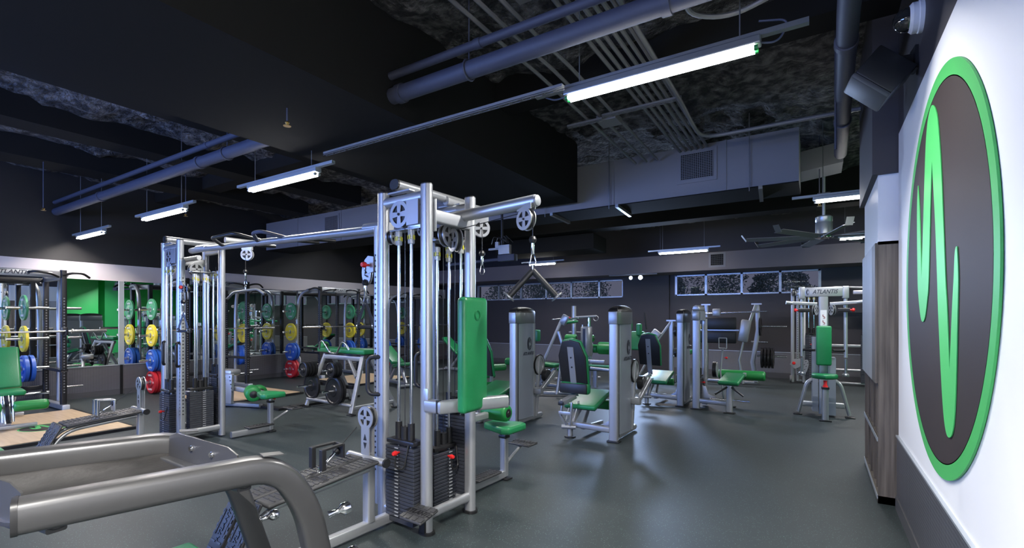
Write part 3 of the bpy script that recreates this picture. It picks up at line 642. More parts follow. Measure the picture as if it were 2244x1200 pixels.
# chin-up crossbar between the towers, with bent grips and stubs
cb = G().sweep([(-.44, .06, 2.125), (-.70, .06, 2.125), (-3.75, .12, 2.24), (-4.0, .12, 2.24)], .075, .062, 'oval').out('crossbar', silver, cm)
for x in (-.62, -3.72):
    G().sweep([(x+.14, .06 if x > -2 else .12, 2.135 if x > -2 else 2.245), (x-.10, .065 if x > -2 else .12, 2.142 if x > -2 else 2.25)], .085, .072, 'oval').out('crossbar_sleeve', silver, cb)
def cz(x): return 2.125 + (-.70-x)/3.05*.115
for x0, x1 in ((-1.9, -2.35), (-2.35, -3.1)):
    z = cz((x0+x1)/2); s2 = (-.10 if x0 > -2 else -.13)
    g = G().sweep([(x0, .08, cz(x0)+.02), (x0-.08, s2, z+.05), (x1+.22, s2, z+.05), (x1, .06 if x0 < -2 else .05, z+.02)], .034, n=12, r=.05); g.out('bent_grip', black if x0 < -2 else pipe_b, cb)
for x in (-1.45, -1.7, -2.45): G().cyl((x, .08, cz(x)-.02), (x+.05, .26, cz(x)-.02), .016).out('stub_grip', black, cb)
# near tower: triceps arm with v bar, tall back pad, step
G().sweep([(.0, .30, 2.15), (-.10, .36, 2.15), (-.10, .40, 2.17)], .07, .08, 'rect').out('arm_root', silver, cm)
ar = G().sweep([(-.13, .35, 2.19), (.62, .40, 2.235)], .075, .085, 'oval').out('pulldown_arm', silver, cm); G().lathe((.62, .40, 2.235), (1, 0, 0), [(.04, 0), (.036, .015), (.02, .022)]).out('arm_end_cap', silver, ar)
G().box((-.10, .33, 2.17), (.07, .03, .09), bev=.01).cyl((-.1, .30, 2.17), (-.1, .31, 2.17), .014).out('hinge_plate', silver, ar)
pulley(ar, (.55, .385, 2.115), PI/2-.25, .075, tail=(0, .10, .14)); pulley(ar, (-.03, .32, 2.02), PI/2-.4, .085)
G().cyl((.0, .33, 2.10), (.5, .38, 2.16), .003, 6).cyl((.60, .39, 2.12), (.60, .39, 1.98), .003, 6).out('arm_cable', black, ar); carabiner(ar, (.60, .39, 2.0))
bp = G().box((.27, .16, 1.21), (.075, .27, .76), bev=.03, seg=4, M=Matrix.Rotation(R(4), 4, 'Z')).out('back_pad', green, cm)
G().torus((.309, .165, 1.47), (1, .07, 0), .032, .0025).torus((.309, .165, 1.47), (1, .07, 0), .024, .002).out('embossed_emblem', green, bp)
G().sweep([(.03, -.02, .87), (.16, -.02, .87), (.19, .06, .87), (.36, .42, .87)], .065, .085, 'rect').out('pad_bracket', silver, cm)
G().box((.04, -.045, .91), (.04, .006, .15), bev=.002).out('bracket_plate', silver, cm); G().sweep([(.145, -.035, .83), (.145, -.035, .915)], .03, .04, 'oval', up=(0, 1, 0)).out('bracket_cap', black, cm)
tread(cm, (.03, -.10, .17), (.20, .17, .022), Matrix.Rotation(R(14), 4, 'X'), word=True); G().box((.0, -.02, .09), (.05, .05, .15)).out('step_bracket', black, cm)
# seated rows: pulley plate, T post, twin ribbed foot beds, steep foot rests, seat
def low_row(x, y, zt, seat, L=.60):
    G().sweep([(x, y+.28, .05), (x, y-1.15, .05)], .055, .07, 'rect').out('row_base_tube', silver, cm)
    G().sweep([(x, y, .08), (x, y, zt-.02)], .07, .06, 'rect', up=(0, 1, 0)).out('row_post', silver, cm)
    tt = G().sweep([(x-.21, y, zt), (x+.17, y, zt)], .055, .05, 'oval').out('row_cross_tube', silver, cm); G().cyl((x+.17, y, zt), (x+.185, y, zt), .03).out('end_cap', black, tt)
    pulley(cm, (x-.03, y+.015, zt+.275), PI/2, .078, tail=(0, -.275, .085))
    g = G()
    for s_ in (-1, 1): g.poly([(-.017, s_*.008), (.017, s_*.008), (0, s_*.05)], (x-.03, y-.009, zt+.115), (1, 0, 0), (0, 0, 1), .002)
    g.out('triangle_cutout', black, cm, smooth=False)
    M = Matrix.Rotation(R(5), 4, 'X')
    for s_ in (-1, 1):
        tread(cm, (x-.02+s_*.085, y-.02-L/2, zt-.005-L*.03), (.15, L, .025), M, 'foot_bed', word=False)
        tread(cm, (x-.02+s_*.085, y-.12-L, zt-.165), (.14, .30, .022), Matrix.Rotation(R(62), 4, 'X'), 'foot_rest', word=True)
        G().sweep([(x-.02+s_*.085, y-.05, zt-.045), (x-.02+s_*.085, y-.02-L, zt-.10), (x-.02+s_*.085, y-.18-L, zt-.36)], .035, r=.12).out('bed_rail', silver, cm)
    if seat: padbox(cm, (x+.0, y-1.24, .26), (.28, .44, .07), name='row_seat'); G().sweep([(x, y-1.15, .05), (x, y-1.15, .22)], .055, .07, 'rect').out('seat_post', silver, cm)
low_row(-.325, -.22, .50, True, .74); low_row(-3.87, -.42, .47, True)
# lat pulldowns: arm, pulley, wedge seat, thigh roller, foot steps
def lat(xs, ys, xp, yp, zp, roll=True):
    G().sweep([(xs, .45, .05), (xs, ys, .05)], .055, .07, 'rect').out('lat_base_tube', silver, cm); foot(cm, xs, ys)
    G().sweep([(xs, ys, .03), (xs, ys, .40)], .065, .055, 'rect', up=(0, 1, 0)).out('lat_seat_post', silver, cm); G().box((xs, ys, .385), (.08, .07, .03), bev=.006).out('post_collar', black, cm); G().cyl((xs, ys, .39), (xs, ys, .45), .022).out('seat_stem', chrome, cm)
    st = G().poly([(-.17, -.07), (.10, -.16), (.17, -.13), (.17, .13), (.10, .16), (-.17, .07)], (xs, ys-.02, .475), (1, 0, 0), (0, 1, 0), .065, .02).out('lat_seat', green, cm)
    knob(cm, (xs+.06, ys, .43), (1, 0, 0), .012, .05); tread(cm, (xs, ys+.30, .26), (.24, .16, .02)); G().sweep([(xs, ys, .12), (xs, ys+.28, .25)], .03).out('step_brace', silver, cm)
    tread(cm, (xs, (ys+.45)/2+.1, .10), (.13, .32, .02), word=False)
    G().sweep([(xp, .40, zp+.15), (xp, yp+.03, zp+.15)], .06, .07, 'oval').out('lat_arm', silver, cm); pulley(cm, (xp, yp, zp), R(-50), .072, tail=(0, .10, .12))
    G().cyl((xp+.04, yp-.04, zp), (xp+.04, yp-.04, zp-.2), .003, 6).out('lat_cable', black, cm)
    if roll:
        roller(cm, (xs-.15, ys-.10, .62), (xs+.12, ys-.10, .62), .075); G().sweep([(xs-.05, .45, .60), (xs-.05, ys-.2, .60)], .055, .06, 'rect').out('roller_arm', silver, cm)
    return carabiner(cm, (xp+.04, yp-.04, zp-.19))
q1 = lat(-.235, 1.20, -.20, .83, 2.20); q2 = lat(-3.76, .93, -3.80, .66, 2.24, False)
# attachments: each its own thing
p = L2W(.60, .39, 1.80)
vb = thing('v_bar', 'black v-shaped pressdown handle hanging from the long silver arm', 'cable attachment', p, R(32))
G().sweep([(0, 0, .01), (0, 0, -.03)], .012).out('eyelet', chrome, vb)
for s_ in (-1, 1):
    h = G().cyl((0, 0, -.03), (s_*.155, 0, -.20), .021).out('grip', black, vb); d = V((s_*.155, 0, -.17)).normalized(); G().lathe(V((s_*.155, 0, -.20)), d, [(.022, 0), (.045, .004), (.045, .012), (.02, .016)]).out('end_flange', silver_d, h)
pz = 1.80
p = L2W(-3.76, .62, q2.z - .0)
lb = thing('lat_bar', 'wide grey lat pulldown bar with angled ends hanging by the mirrors', 'cable attachment', p, TA)
G().sweep([(-.46, 0, -.15), (-.30, 0, -.075), (.28, 0, -.055), (.46, 0, -.12)], .034, r=.06).out('bar', silver_d, lb)
for s_, z in ((-1, -.15), (1, -.12)): G().cyl((s_*.46, 0, z), (s_*.485, 0, z-.012), .02).out('end_cap', black, lb)
G().torus((0, 0, -.01), (0, 1, 0), .016, .004).cyl((0, 0, -.025), (0, 0, -.06), .008).out('swivel', chrome, lb)
def strap(p, lab, s_=1):
    t = thing('strap_handle', lab, 'cable attachment', p, R(30))
    carabiner(t, (0, 0, .14), .8)
    G().sweep([(-.055, 0, -.20), (-.045, 0, -.15), (0, 0, -.02), (.045, 0, -.15), (.055, 0, -.20)], .022, .004, 'box', up=(0, 1, 0)).out('webbing', black, t)
    for k in (-1, 1): G().torus((k*.058, 0, -.205), (1, 0, 0), .022, .0045).out('ring', chrome, t)
    G().cyl((-.055, 0, -.215), (.055, 0, -.215), .015).out('grip', black, t)
strap(L2W(-.62, -.02, 1.60), 'black strap handle with steel rings hanging inside the nearer cable tower'); strap(L2W(-3.83, -.03, 1.52), 'black strap handle hanging from the farther cable tower by the mirrors')
# row handles on their cables
def row_cable(x, y, zt):
    a = V((x-.05, y-.06, zt+.22)); b = V((x-.04, y-.20, zt+.115)); d = (b-a).normalized(); G().cyl(a, b, .003, 6).out('row_cable', black, cm); return carabiner(cm, b, 1, d=d), d
(e1, d1) = row_cable(-.325, -.22, .50); (e2, d2) = row_cable(-3.87, -.42, .47)
t = thing('row_handle', 'black angular close grip row handle resting on the nearer ribbed foot bed', 'cable attachment', L2W(-.36, -.46, .52), TA)
for s_ in (-1, 1): G().box((s_*.055, -.12, .06), (.035, .03, .13), bev=.004).out('grip', blackm, t, smooth=False); G().sweep([(s_*.055, -.12, .12), (s_*.04, .02, .125)], .03, .012, 'box').out('side_bar', blackm, t, smooth=False)
G().box((0, .03, .085), (.115, .014, .09), bev=.003).out('cross_plate', blackm, t, smooth=False); G().torus((0, .05, .08), (1, 0, 0), .014, .004).out('eyelet', chrome, t)
t = thing('row_handle', 'chrome double grip row handle standing on the farther ribbed foot bed', 'cable attachment', L2W(-3.91, -.68, .475), TA)
for s_ in (-1, 1): G().cyl((s_*.05, -.10, .0), (s_*.05, -.10, .15), .017).out('grip', chrome, t)
G().box((0, .04, .08), (.11, .012, .12), bev=.003).sweep([(-.05, -.1, .145), (-.05, .04, .135)], .014).sweep([(.05, -.1, .145), (.05, .04, .135)], .014).out('cross_plate', silver, t)

# ================================================================ tube framed tray rack, nearest the camera
t = thing('accessory_rack', 'thick grey tube frame with a black rubber lined tray and chrome pegs', 'gym rack', (0, 0, 0))
tubem = mat('dark silver tube', (.075, .075, .077), .32, .6)
na, nb = V((-1.885, .405, .90)), V((-1.722, 1.03, .90)); fa, fb = V((-2.68, .30, .90)), V((-2.40, 1.05, .90))
dn = (nb-na).normalized(); df = (fb-fa).normalized()
n_ = G().sweep([na, nb+dn*.03, nb+dn*.14+V((0, 0, -.17)), nb+dn*.29+V((0, 0, -.9))], .10, .092, 'rect', r=.17, n=12, up=(0, 0, 1)).out('side_tube', tubem, t)
G().sweep([na-dn*.014, na], .103, .096, 'rect').out('end_cap', black, n_)
f_ = G().sweep([fa, fb, fb+df*.18+V((0, 0, -.17)), fb+df*.40+V((0, 0, -.9))], .10, .092, 'rect', r=.17).out('side_tube', tubem, t)
G().sweep([fa-df*.014, fa], .103, .096, 'rect').out('end_cap', black, f_)
M0 = (na+fa)/2; M1 = (nb+fb)/2
for u in (.12, .88):
    a, b = na.lerp(nb, u), fa.lerp(fb, u); G().sweep([a-V((0, 0, .055)), b-V((0, 0, .055))], .05, .03, 'rect').out('cross_tube', tubem, t)
    for k in (a, b): G().lathe(k-V((0, 0, .045)), (0, 0, -1), [(.022, 0), (.022, .008), (.012, .014)]).out('bolt_head', black, t)
# sagging tray
g = G(); vs = []; nn = 24
for j in range(nn+1):
    for i in range(nn+1):
        u, v = i/nn, j/nn; a = na.lerp(nb, .02+.94*u); b = fa.lerp(fb, .02+.94*u); p = a.lerp(b, .04+.92*v)
        sag = -.055 + .03*((2*v-1)**4) ; vs.append((p.x, p.y, .90+sag+.004*noise.noise(V((u*6, v*6, 0)))))
f0 = [(j*(nn+1)+i, j*(nn+1)+i+1, (j+1)*(nn+1)+i+1, (j+1)*(nn+1)+i) for j in range(nn) for i in range(nn)]
n0 = len(vs); vs2 = vs + [(x, y, z-.012) for x, y, z in vs]; f1 = [tuple(k+n0 for k in f[::-1]) for f in f0]
ed = [(i, i+1) for i in range(nn)] + [(nn*(nn+1)+i+1, nn*(nn+1)+i) for i in range(nn)] + [((j+1)*(nn+1), j*(nn+1)) for j in range(nn)] + [(j*(nn+1)+nn, (j+1)*(nn+1)+nn) for j in range(nn)]
g.add(vs2, f0+f1+[(a, a+n0, b+n0, b) for a, b in ed]); g.out('tray_liner', canv, t)
def endplate(a, b, nm):
    d = (b-a); L = d.length; X = d.normalized(); o = G().poly([(.02, -.07), (L-.02, -.07), (L-.03, .045), (L-.10, .065), (.10, .065), (.03, .045)], a, X, (0, 0, 1), .006).out(nm, tubem, t)
    for u in (.35, .62): p_ = a+d*u+V((0, 0, .02)); G().lathe(p_, X.cross(V((0, 0, 1))), [(.012, -.006), (.010, .008)], 10).lathe(p_, -X.cross(V((0, 0, 1))), [(.012, 0), (.010, .012)], 10).out('bolt_head', chrome, o)
endplate(nb.lerp(na, .10)+V((-.04, 0, 0)), fb.lerp(fa, .10)+V((.04, 0, 0)), 'end_plate'); endplate(na.lerp(nb, .04)+V((-.04, 0, 0)), fa.lerp(fb, .04)+V((.04, 0, 0)), 'end_plate')
for b_, d_ in ((nb, dn), (fb, df)): G().sweep([b_-d_*.02+V((0, 0, .047)), b_+d_*.05+V((0, 0, .042))], .05, .004, 'box').out('scuff_plate', tubem, t)
def peg(p, d):
    p, d = V(p), V(d).normalized(); k = G().lathe(p, d, [(.016, 0), (.013, .01), (.010, .03), (.013, .045), (.024, .055), (.027, .07), (.022, .088), (.008, .094)], 18).out('storage_peg', chrome, t); return k
for b_, d_, u0 in ((nb, dn, .29), (fb, df, .40)):
    for z in (.66, .47, .25):
        q = b_ + d_*(.17+(u0-.17)*(.73-z)/.73) + V((0, 0, z-.9)); peg(q + d_*.045, (d_.x+.3, d_.y+.25, .25))
# ================================================================ single station weight machines (leg type)
def shroud(t, H1=1.38, word=True):
    fp = G().sweep([(0, 0, .02), (0, 0, H1)], .105, .06, 'rect', up=(0, 1, 0)).out('front_post', silver, t); foot(t, 0, 0, dx=.15, dy=.10)
    G().sweep([(0, .50, .05), (0, .50, H1)], .08, .05, 'rect', up=(0, 1, 0)).out('rear_post', silver, t)
    G().sweep([(.01, -.02, .05), (.01, .72, .05)], .05, .06, 'rect').cyl((.01, .72, .05), (.01, .735, .05), .03).out('base_tube', silver, t)
    # convex smoked guard, cross section arc
    g = G(); vs = []; n = 12
    for z in (.09, H1):
        for i in range(n+1):
            a = PI*i/n; vs.append((.045+.035*math.sin(a), .24-.21*math.cos(a), z))
    g.add(vs, [(i, i+1, n+2+i, n+1+i) for i in range(n)]); sh = g.out('stack_guard', smoke, t)
    G().box((-.048, .26, (H1+.09)/2), (.006, .44, H1-.09)).out('back_panel', silver_d, t); G().box((.048, .03, (H1+.06)/2), (.012, .02, H1-.06)).out('seal_strip', black, t)
    g = G(); P = [(-.055, -.04), (.055, -.04)] + [(.055+.036*math.sin(PI*i/8), .23-.25*math.cos(PI*i/8)) for i in range(9)] + [(-.055, .50)]
    g.poly(P, (0, 0, H1+.075), (1, 0, 0), (0, 1, 0), .15, .006); cp = g.out('top_cap', silver_d, t)
    g = G(); vs = []; m = 7
    for j in range(m+1):
        s_ = math.cos(PI/2*j/m); z = H1+.15+.075*math.sin(PI/2*j/m); vs += [(x*s_, (y-.25)*(.12+.88*s_)+.25, z) for x, y in P]
    L = len(P); g.add(vs, [(j*L+i, j*L+(i+1) % L, (j+1)*L+(i+1) % L, (j+1)*L+i) for j in range(m) for i in range(L)]); g.out('cap_dome', black, cp)
    stack(t, .0, .27, 'y', .30, .08, 20, .55, pin=None, rod_top=H1-.06)
    if word:
        swirl((.083, .28, 1.10), (0, 1, 0), (0, 0, 1), .085, sh, dark_txt); text('lettering', 'ATLANTIS', .062, dark_txt, sh, (.084, .25, .965), (0, 1, 0), (0, 0, 1), .001, .3)
def leg_machine(name, label, loc, rz=0, arm=True, low=True):
    t = thing(name, label, 'gym machine', (*loc, 0), rz); shroud(t)
    G().sweep([(-.02, .03, .13), (-.52, -.02, .16)], .07, .07, 'rect').out('cross_tube', silver, t); G().sweep([(-.54, -.05, .01), (-.54, -.05, .18)], .07).out('seat_foot', silver, t); G().lathe((-.54, -.05, 0), (0, 0, 1), [(.07, 0), (.07, .015), (.04, .018)]).out('rubber_foot', black, t)
    G().sweep([(-.54, -.05, .15), (-.46, .12, .40)], .07, .06, 'rect').out('seat_post', silver, t); G().sweep([(-.44, .1, .10), (-.40, .62, .08)], .05, .05, 'rect').sweep([(-.44, .15, .15), (-.44, .36, .40)], .045).out('seat_brace', silver, t)
    M = Matrix.Rotation(R(14), 4, 'X'); padbox(t, (-.42, .22, .44), (.42, .56, .06), M)
    # reclined back with black shell and slotted bar
    M = Matrix.Rotation(R(13), 4, 'X') @ Matrix.Rotation(R(-6), 4, 'Z'); c = V((-.49, -.05, .92)); U = M @ V((0, 0, 1)); B_ = M @ V((0, -1, 0))
    G().poly([(-.19, -.27), (.19, -.27), (.20, .08), (.13, .27), (.0, .30), (-.13, .27), (-.20, .08)], c, M @ V((1, 0, 0)), U, .05, .018).out('back_pad', green, t)
    G().poly([(-.18, -.26), (.18, -.26), (.19, .08), (.12, .26), (.0, .285), (-.12, .26), (-.19, .08)], c + B_*.032, M @ V((1, 0, 0)), U, .02, .008).out('back_shell', black, t)
    G().sweep([c+B_*.05+U*.20, c+B_*.05-U*.24, c+B_*.04-U*.42], .012, .08, 'rect', up=(1, 0, 0)).out('back_bar', silver, t)
    for u in (.07, -.05): G().cyl(c+B_*.056+U*u, c+B_*.064+U*u, .010, 8).out('bolt', black, t)
    if low: G().box((-.49, -.02, .60), (.40, .09, .14), bev=.04, seg=4).out('lumbar_pad', green, t); G().box((-.49, -.07, .60), (.36, .03, .12), bev=.012).out('lumbar_shell', black, t)
    G().sweep([(-.50, -.02, .50), (-.57, -.22, .44)], .08, .06, 'rect').out('back_carriage', silver, t); G().box((-.575, -.235, .435), (.07, .02, .05), bev=.01).out('end_cap', black, t)
    for s_ in (-1, 1):
        G().sweep([(-.535+s_*.06, -.14, .44), (-.545+s_*.07, -.16, .28), (-.54+s_*.03, -.10, .16)], .022, .03, 'rect').out('link_arm', silver, t)
        G().sweep([(-.50+s_*.05, .0, .44), (-.53+s_*.05, -.08, .20)], .02).out('link_rod', silver, t)
    G().box((-.555, -.17, .31), (.16, .02, .04), bev=.004).out('link_bar', silver, t); G().sweep([(-.62, -.12, .13), (-.46, -.06, .13)], .05).out('pivot', silver, t)
    G().poly([(0, 0), (.17, 0), (.17, .20), (.12, .19), (.10, .10), (.02, .05)], (-.20, .10, .12), (1, 0, 0), (0, 0, 1), .012, .004).out('wavy_plate', silver, t)
    roller(t, (-.62, .58, .32), (-.24, .60, .32), .065); G().sweep([(-.18, .50, .46), (-.20, .60, .32), (-.26, .60, .32)], .03, r=.05).out('roller_arm', silver, t)
    if arm:
        G().sweep([(.05, .50, .42), (.16, .50, .42)], .08, .09, 'rect').out('side_block', silver, t); G().sweep([(.13, .50, .42), (.17, .86, .66)], .05, .06, 'rect').out('movement_arm', silver, t)
        G().lathe((.06, .74, .62), (1, 0, 0), [(.085, 0), (.09, .01), (.09, .07), (.08, .08)], 24).out('counterweight', blackm, t)
        G().ring((.045, .62, .78), (1, 0, 0), .11, .135, .03, 28).lathe((.035, .62, .78), (1, 0, 0), [(.11, 0), (.11, .012)], 28).out('cam_wheel', silver, t); G().ring((.048, .62, .78), (1, 0, 0), .135, .15, .022, 28).out('cam_belt', black, t)
        G().sweep([(.03, .55, .05), (.05, .62, .9)], .04, .05, 'rect').out('cam_post', silver, t)
    return t
leg_machine('leg_extension_machine', 'silver weight machine with tall round-topped column, black backed green seat left of it', (-2.02, 5.43), arm=True)
leg_machine('leg_press_machine', 'weight machine with smoked column, mostly behind the tall green pad', (-3.45, 5.50), arm=True, low=False)
leg_machine('leg_curl_machine', 'silver weight machine, its column close beside a second open column farther back', (-1.91, 8.20), arm=False, low=False)
# lying curl beside it
t = thing('lying_curl_machine', 'open column weight machine with flat green bench and long roller', 'gym machine', (-1.64, 8.10, 0))
G().sweep([(0, 0, .02), (0, 0, 1.44)], .11, .06, 'rect', up=(0, 1, 0)).out('front_post', silver, t); foot(t, 0, 0, dx=.17); G().sweep([(.05, .42, .02), (.05, .42, 1.44)], .08, .05, 'rect', up=(0, 1, 0)).out('rear_post', silver, t)
G().box((.0, .2, 1.50), (.12, .5, .17), bev=.02).out('top_cap', silver_d, t); G().poly([(-.06, 0), (.06, 0), (.045, .05), (0, .08), (-.045, .05)], (0, .2, 1.585), (1, 0, 0), (0, 0, 1), .46, .01).out('cap_dome', silver, t); G().box((.064, .2, 1.49), (.004, .42, .14)).out('side_decal', smoke, t)
stack(t, .0, .22, 'y', .24, .08, 14, .40, pin=2, rod_top=1.36)
G().sweep([(0, .02, .14), (.50, -.06, .14)], .06, .07, 'rect').out('cross_tube', silver, t); G().sweep([(.50, -.08, .02), (.50, -.06, .42)], .09, .07, 'rect', up=(0, 1, 0)).out('bench_post', silver, t); foot(t, .50, -.08, dx=.16, dy=.12)
G().sweep([(.45, .5, .02), (.45, .5, .40)], .07, .06, 'rect', up=(0, 1, 0)).out('rear_bench_post', silver, t); foot(t, .45, .5)
M = Matrix.Rotation(R(8), 4, 'X') @ Matrix.Rotation(R(-3), 4, 'Z'); padbox(t, (.50, .16, .50), (.30, .60, .06), M, name='bench_pad')
roller(t, (.20, .80, .50), (.92, .80, .50), .08); G().box((.62, .72, .52), (.05, .16, .06), bev=.01).out('roller_clamp', silver, t)
for s_ in (-1, 1): G().sweep([(.50+s_*.03, -.09, .40), (.50+s_*.20, -.13, .28)], .03).out('hand_grip', black, t); G().sweep([(.50+s_*.02, -.06, .20), (.50+s_*.28, -.08, .20)], .022).out('side_handle', chrome, t)
G().sweep([(.33, .55, .03), (.26, .62, .55), (.30, .60, .95)], .03).sweep([(.36, .55, .95), (.24, .62, .95)], .02).sweep([(.24, .60, .95), (.24, .60, 1.12), (.36, .60, 1.12), (.36, .60, .95)], .015, r=.01).out('link_frame', silver, t)
G().lathe((.17, .50, .60), (1, 0, 0), [(.13, 0), (.13, .05)], 24).out('cam_wheel', blackm, t); G().lathe((.225, .50, .60), (1, 0, 0), [(.12, 0), (.12, .01)], 24).out('cam_face', silver, t); knob(t, (.34, .5, .8), (1, 0, 0))
G().poly([(0, 0), (.22, 0), (.20, .05), (.10, .08), (.06, .20), (0, .22)], (.07, .10, .16), (1, 0, 0), (0, 0, 1), .012, .004).out('wavy_plate', silver, t)
# pec fly / chest machine seen head on
t = thing('chest_fly_machine', 'silver chest machine with small upright green back pad and seat, seen head on', 'gym machine', (.09, 8.14, 0), R(3)); t.scale = (.8, .9, 1)
G().sweep([(0, 0, .02), (0, 0, .47)], .10, .075, 'rect', up=(0, 1, 0)).out('seat_post', silver, t); foot(t, 0, 0, dx=.19, dy=.13); G().box((0, 0, .465), (.12, .09, .03), bev=.006).out('post_collar', black, t); G().lathe((0, 0, .48), (0, 0, 1), [(.045, 0), (.025, .04), (.03, .09)], 12).out('seat_lever', red, t)
G().poly([(-.20, .12), (-.20, .0), (-.12, -.10), (0, -.15), (.12, -.10), (.20, .0), (.20, .12)], (0, .10, .62), (1, 0, 0), (0, 1, 0), .07, .025).out('seat_pad', green, t)
padbox(t, (0, .32, 1.05), (.24, .07, .58), name='back_pad', base=False)
G().sweep([(0, .42, .04), (0, .42, 1.80)], .15, .08, 'rect', up=(0, 1, 0)).out('main_column', silver, t); G().box((-.13, .52, .62), (.09, .3, 1.1)).box((.13, .52, .45), (.12, .3, .84)).out('stack_guard', smoke, t, smooth=False)
for s_ in (-1, 1):
    G().sweep([(s_*.10, .42, .56), (s_*.26, .42, .50), (s_*.40, .44, .04)], .065, r=.16, n=14).out('arched_leg', silver, t); foot(t, s_*.41, .44, dx=.15, dy=.12)
    G().sweep([(s_*.33, .45, .17), (s_*.06, .45, .17)], .07, .08, 'rect').out('base_tube', silver, t)
    G().sweep([(s_*.34, .42, 1.78), (s_*.34, .40, .88)], .06).out('swing_arm', silver, t); G().sweep([(s_*.34, .40, .86), (s_*.34, .40, .62)], .045).lathe((s_*.34, .40, .60), (0, 0, 1), [(.05, 0), (.06, .01), (.06, .03), (.04, .05)]).out('arm_roller', silver_d, t)
    G().sweep([(s_*.32, .38, .98), (s_*.14, .30, .98)], .035).out('hand_grip', black, t)
    G().sweep([(s_*.10, .40, 1.66), (s_*.50, .36, 1.68)], .045, .05, 'rect').cyl((s_*.50, .36, 1.68), (s_*.60, .34, 1.69), .028).out('upper_arm', silver, t)
    pulley(t, (s_*.13, .36, 1.57), .5*s_, .075); pn = G().sweep([(s_*.22, .37, 1.57), (s_*.40, .35, 1.57)], .08, .06, 'rect').out('pivot_block', black, t); knob(pn, (s_*.40, .35, 1.57), (s_, 0, 0), .03, .07)
hd = G().box((0, .42, 1.84), (.62, .09, .14), bev=.012).out('header', silver, t); G().box((-.34, .42, 1.83), (.10, .1, .18), bev=.012).box((.34, .42, 1.83), (.10, .1, .18), bev=.012).out('header_end', silver, hd); text('lettering', 'ATLANTIS', .085, dark_txt, hd, (.02, .372, 1.84), (1, 0, 0), (0, 0, 1), .001, .3); swirl((-.25, .373, 1.84), (1, 0, 0), (0, 0, 1), .04, hd, dark_txt)
pl = G().box((0, .378, 1.38), (.10, .003, .38)).out('instruction_placard', label_m, t, smooth=False); g = G()
for k in range(4):
    z = 1.47-.085*k; g.box((.01, .3755, z), (.035, .001, .012), M=Matrix.Rotation(.6, 4, 'Y')).box((-.01, .3755, z+.02), (.012, .001, .03)).box((.01, .3755, z-.02), (.03, .001, .008))
g.out('placard_figures', mat('print red brown', (.22, .05, .05), .5), pl, smooth=False)
# functional trainer against the far wall
t = thing('functional_trainer', 'silver twin column cable trainer against the far wall behind the chest machine', 'gym machine', (-.48, 12.62, 0))
for s_, x in ((1, 0), (-1, 1.72)):
    for dx, wd in ((0, .075), (.22, .075)):
        G().sweep([(x+s_*dx, 0, .02), (x+s_*dx, 0, 2.12)], wd, .07, 'rect', up=(0, 1, 0)).out('upright', silver, t)
    c_ = G().sweep([(x+s_*.10, -.05, .05), (x+s_*.10, -.05, 2.08)], .05, .04, 'rect', up=(0, 1, 0)).out('perforated_column', silver, t); g = G()
    for k in range(45): g.box((x+s_*.10, -.071, .2+.04*k), (.018, .002, .016))
    g.out('hole_pattern', black, c_, smooth=False)
    stack(t, x+s_*.36, .0, 'x', .22, .12, 22, 1.0, pin=4, rod_top=1.95); G().box((x+s_*.30, -.02, 2.0), (.62, .12, .09), bev=.02).out('top_beam', silver, t)
    pulley(t, (x+s_*.02, -.1, 2.02), .3, .07); b = G().poly([(-.07, 0), (0, .12), (.14, .14), (.16, -.02), (.03, -.10)], (x+s_*.02, -.1, .42), (1, 0, 0), (0, 0, 1), .01).out('swivel_bracket', silver, t); knob(b, (x+s_*.03, -.11, .45), (0, -1, 0), .035, .06)
    g = G().poly([(.07*math.cos(a)+.25, .19*math.sin(a)) for a in [2*PI*i/20 for i in range(20)]], (x-.02, -.16, .36), (1, 0, 0), (.25, 0, 1), .008); sp_ = g.out('swivel_pulley_plate', silver, b); g = G()
    for k in range(9): g.box((x+.20+.05*(k % 2)+.015*(k-4), -.167, .22+.035*k), (.03, .002, .01), M=Matrix.Rotation(-.6, 4, 'Y'))
    g.out('plate_slot', black, sp_, smooth=False)
    pl = G().box((x+s_*.22, -.04, 1.25), (.05, .003, .8)).out('instruction_placard', label_m, t, smooth=False)
    G().lathe((x-.05, -.14, .10), (1, 0, 0), [(.07, 0), (.08, .01), (.08, .04)], 20).out('base_wheel', silver_d, t)
G().sweep([(.2, 0, 2.07), (.55, -.12, 2.10), (.8, -.12, 2.12), (1.0, -.02, 2.12), (1.55, 0, 2.09)], .05, n=10).out('chin_up_bar', silver, t); G().sweep([(.2, 0, .86), (1.5, 0, .86)], .07, .06, 'rect').out('cross_member', silver, t); G().sweep([(.3, 0, .34), (1.5, 0, .34)], .06).out('low_bar', silver, t); G().sweep([(.1, 0, .06), (1.6, 0, .06)], .05, .04, 'rect').out('floor_bar', silver, t)
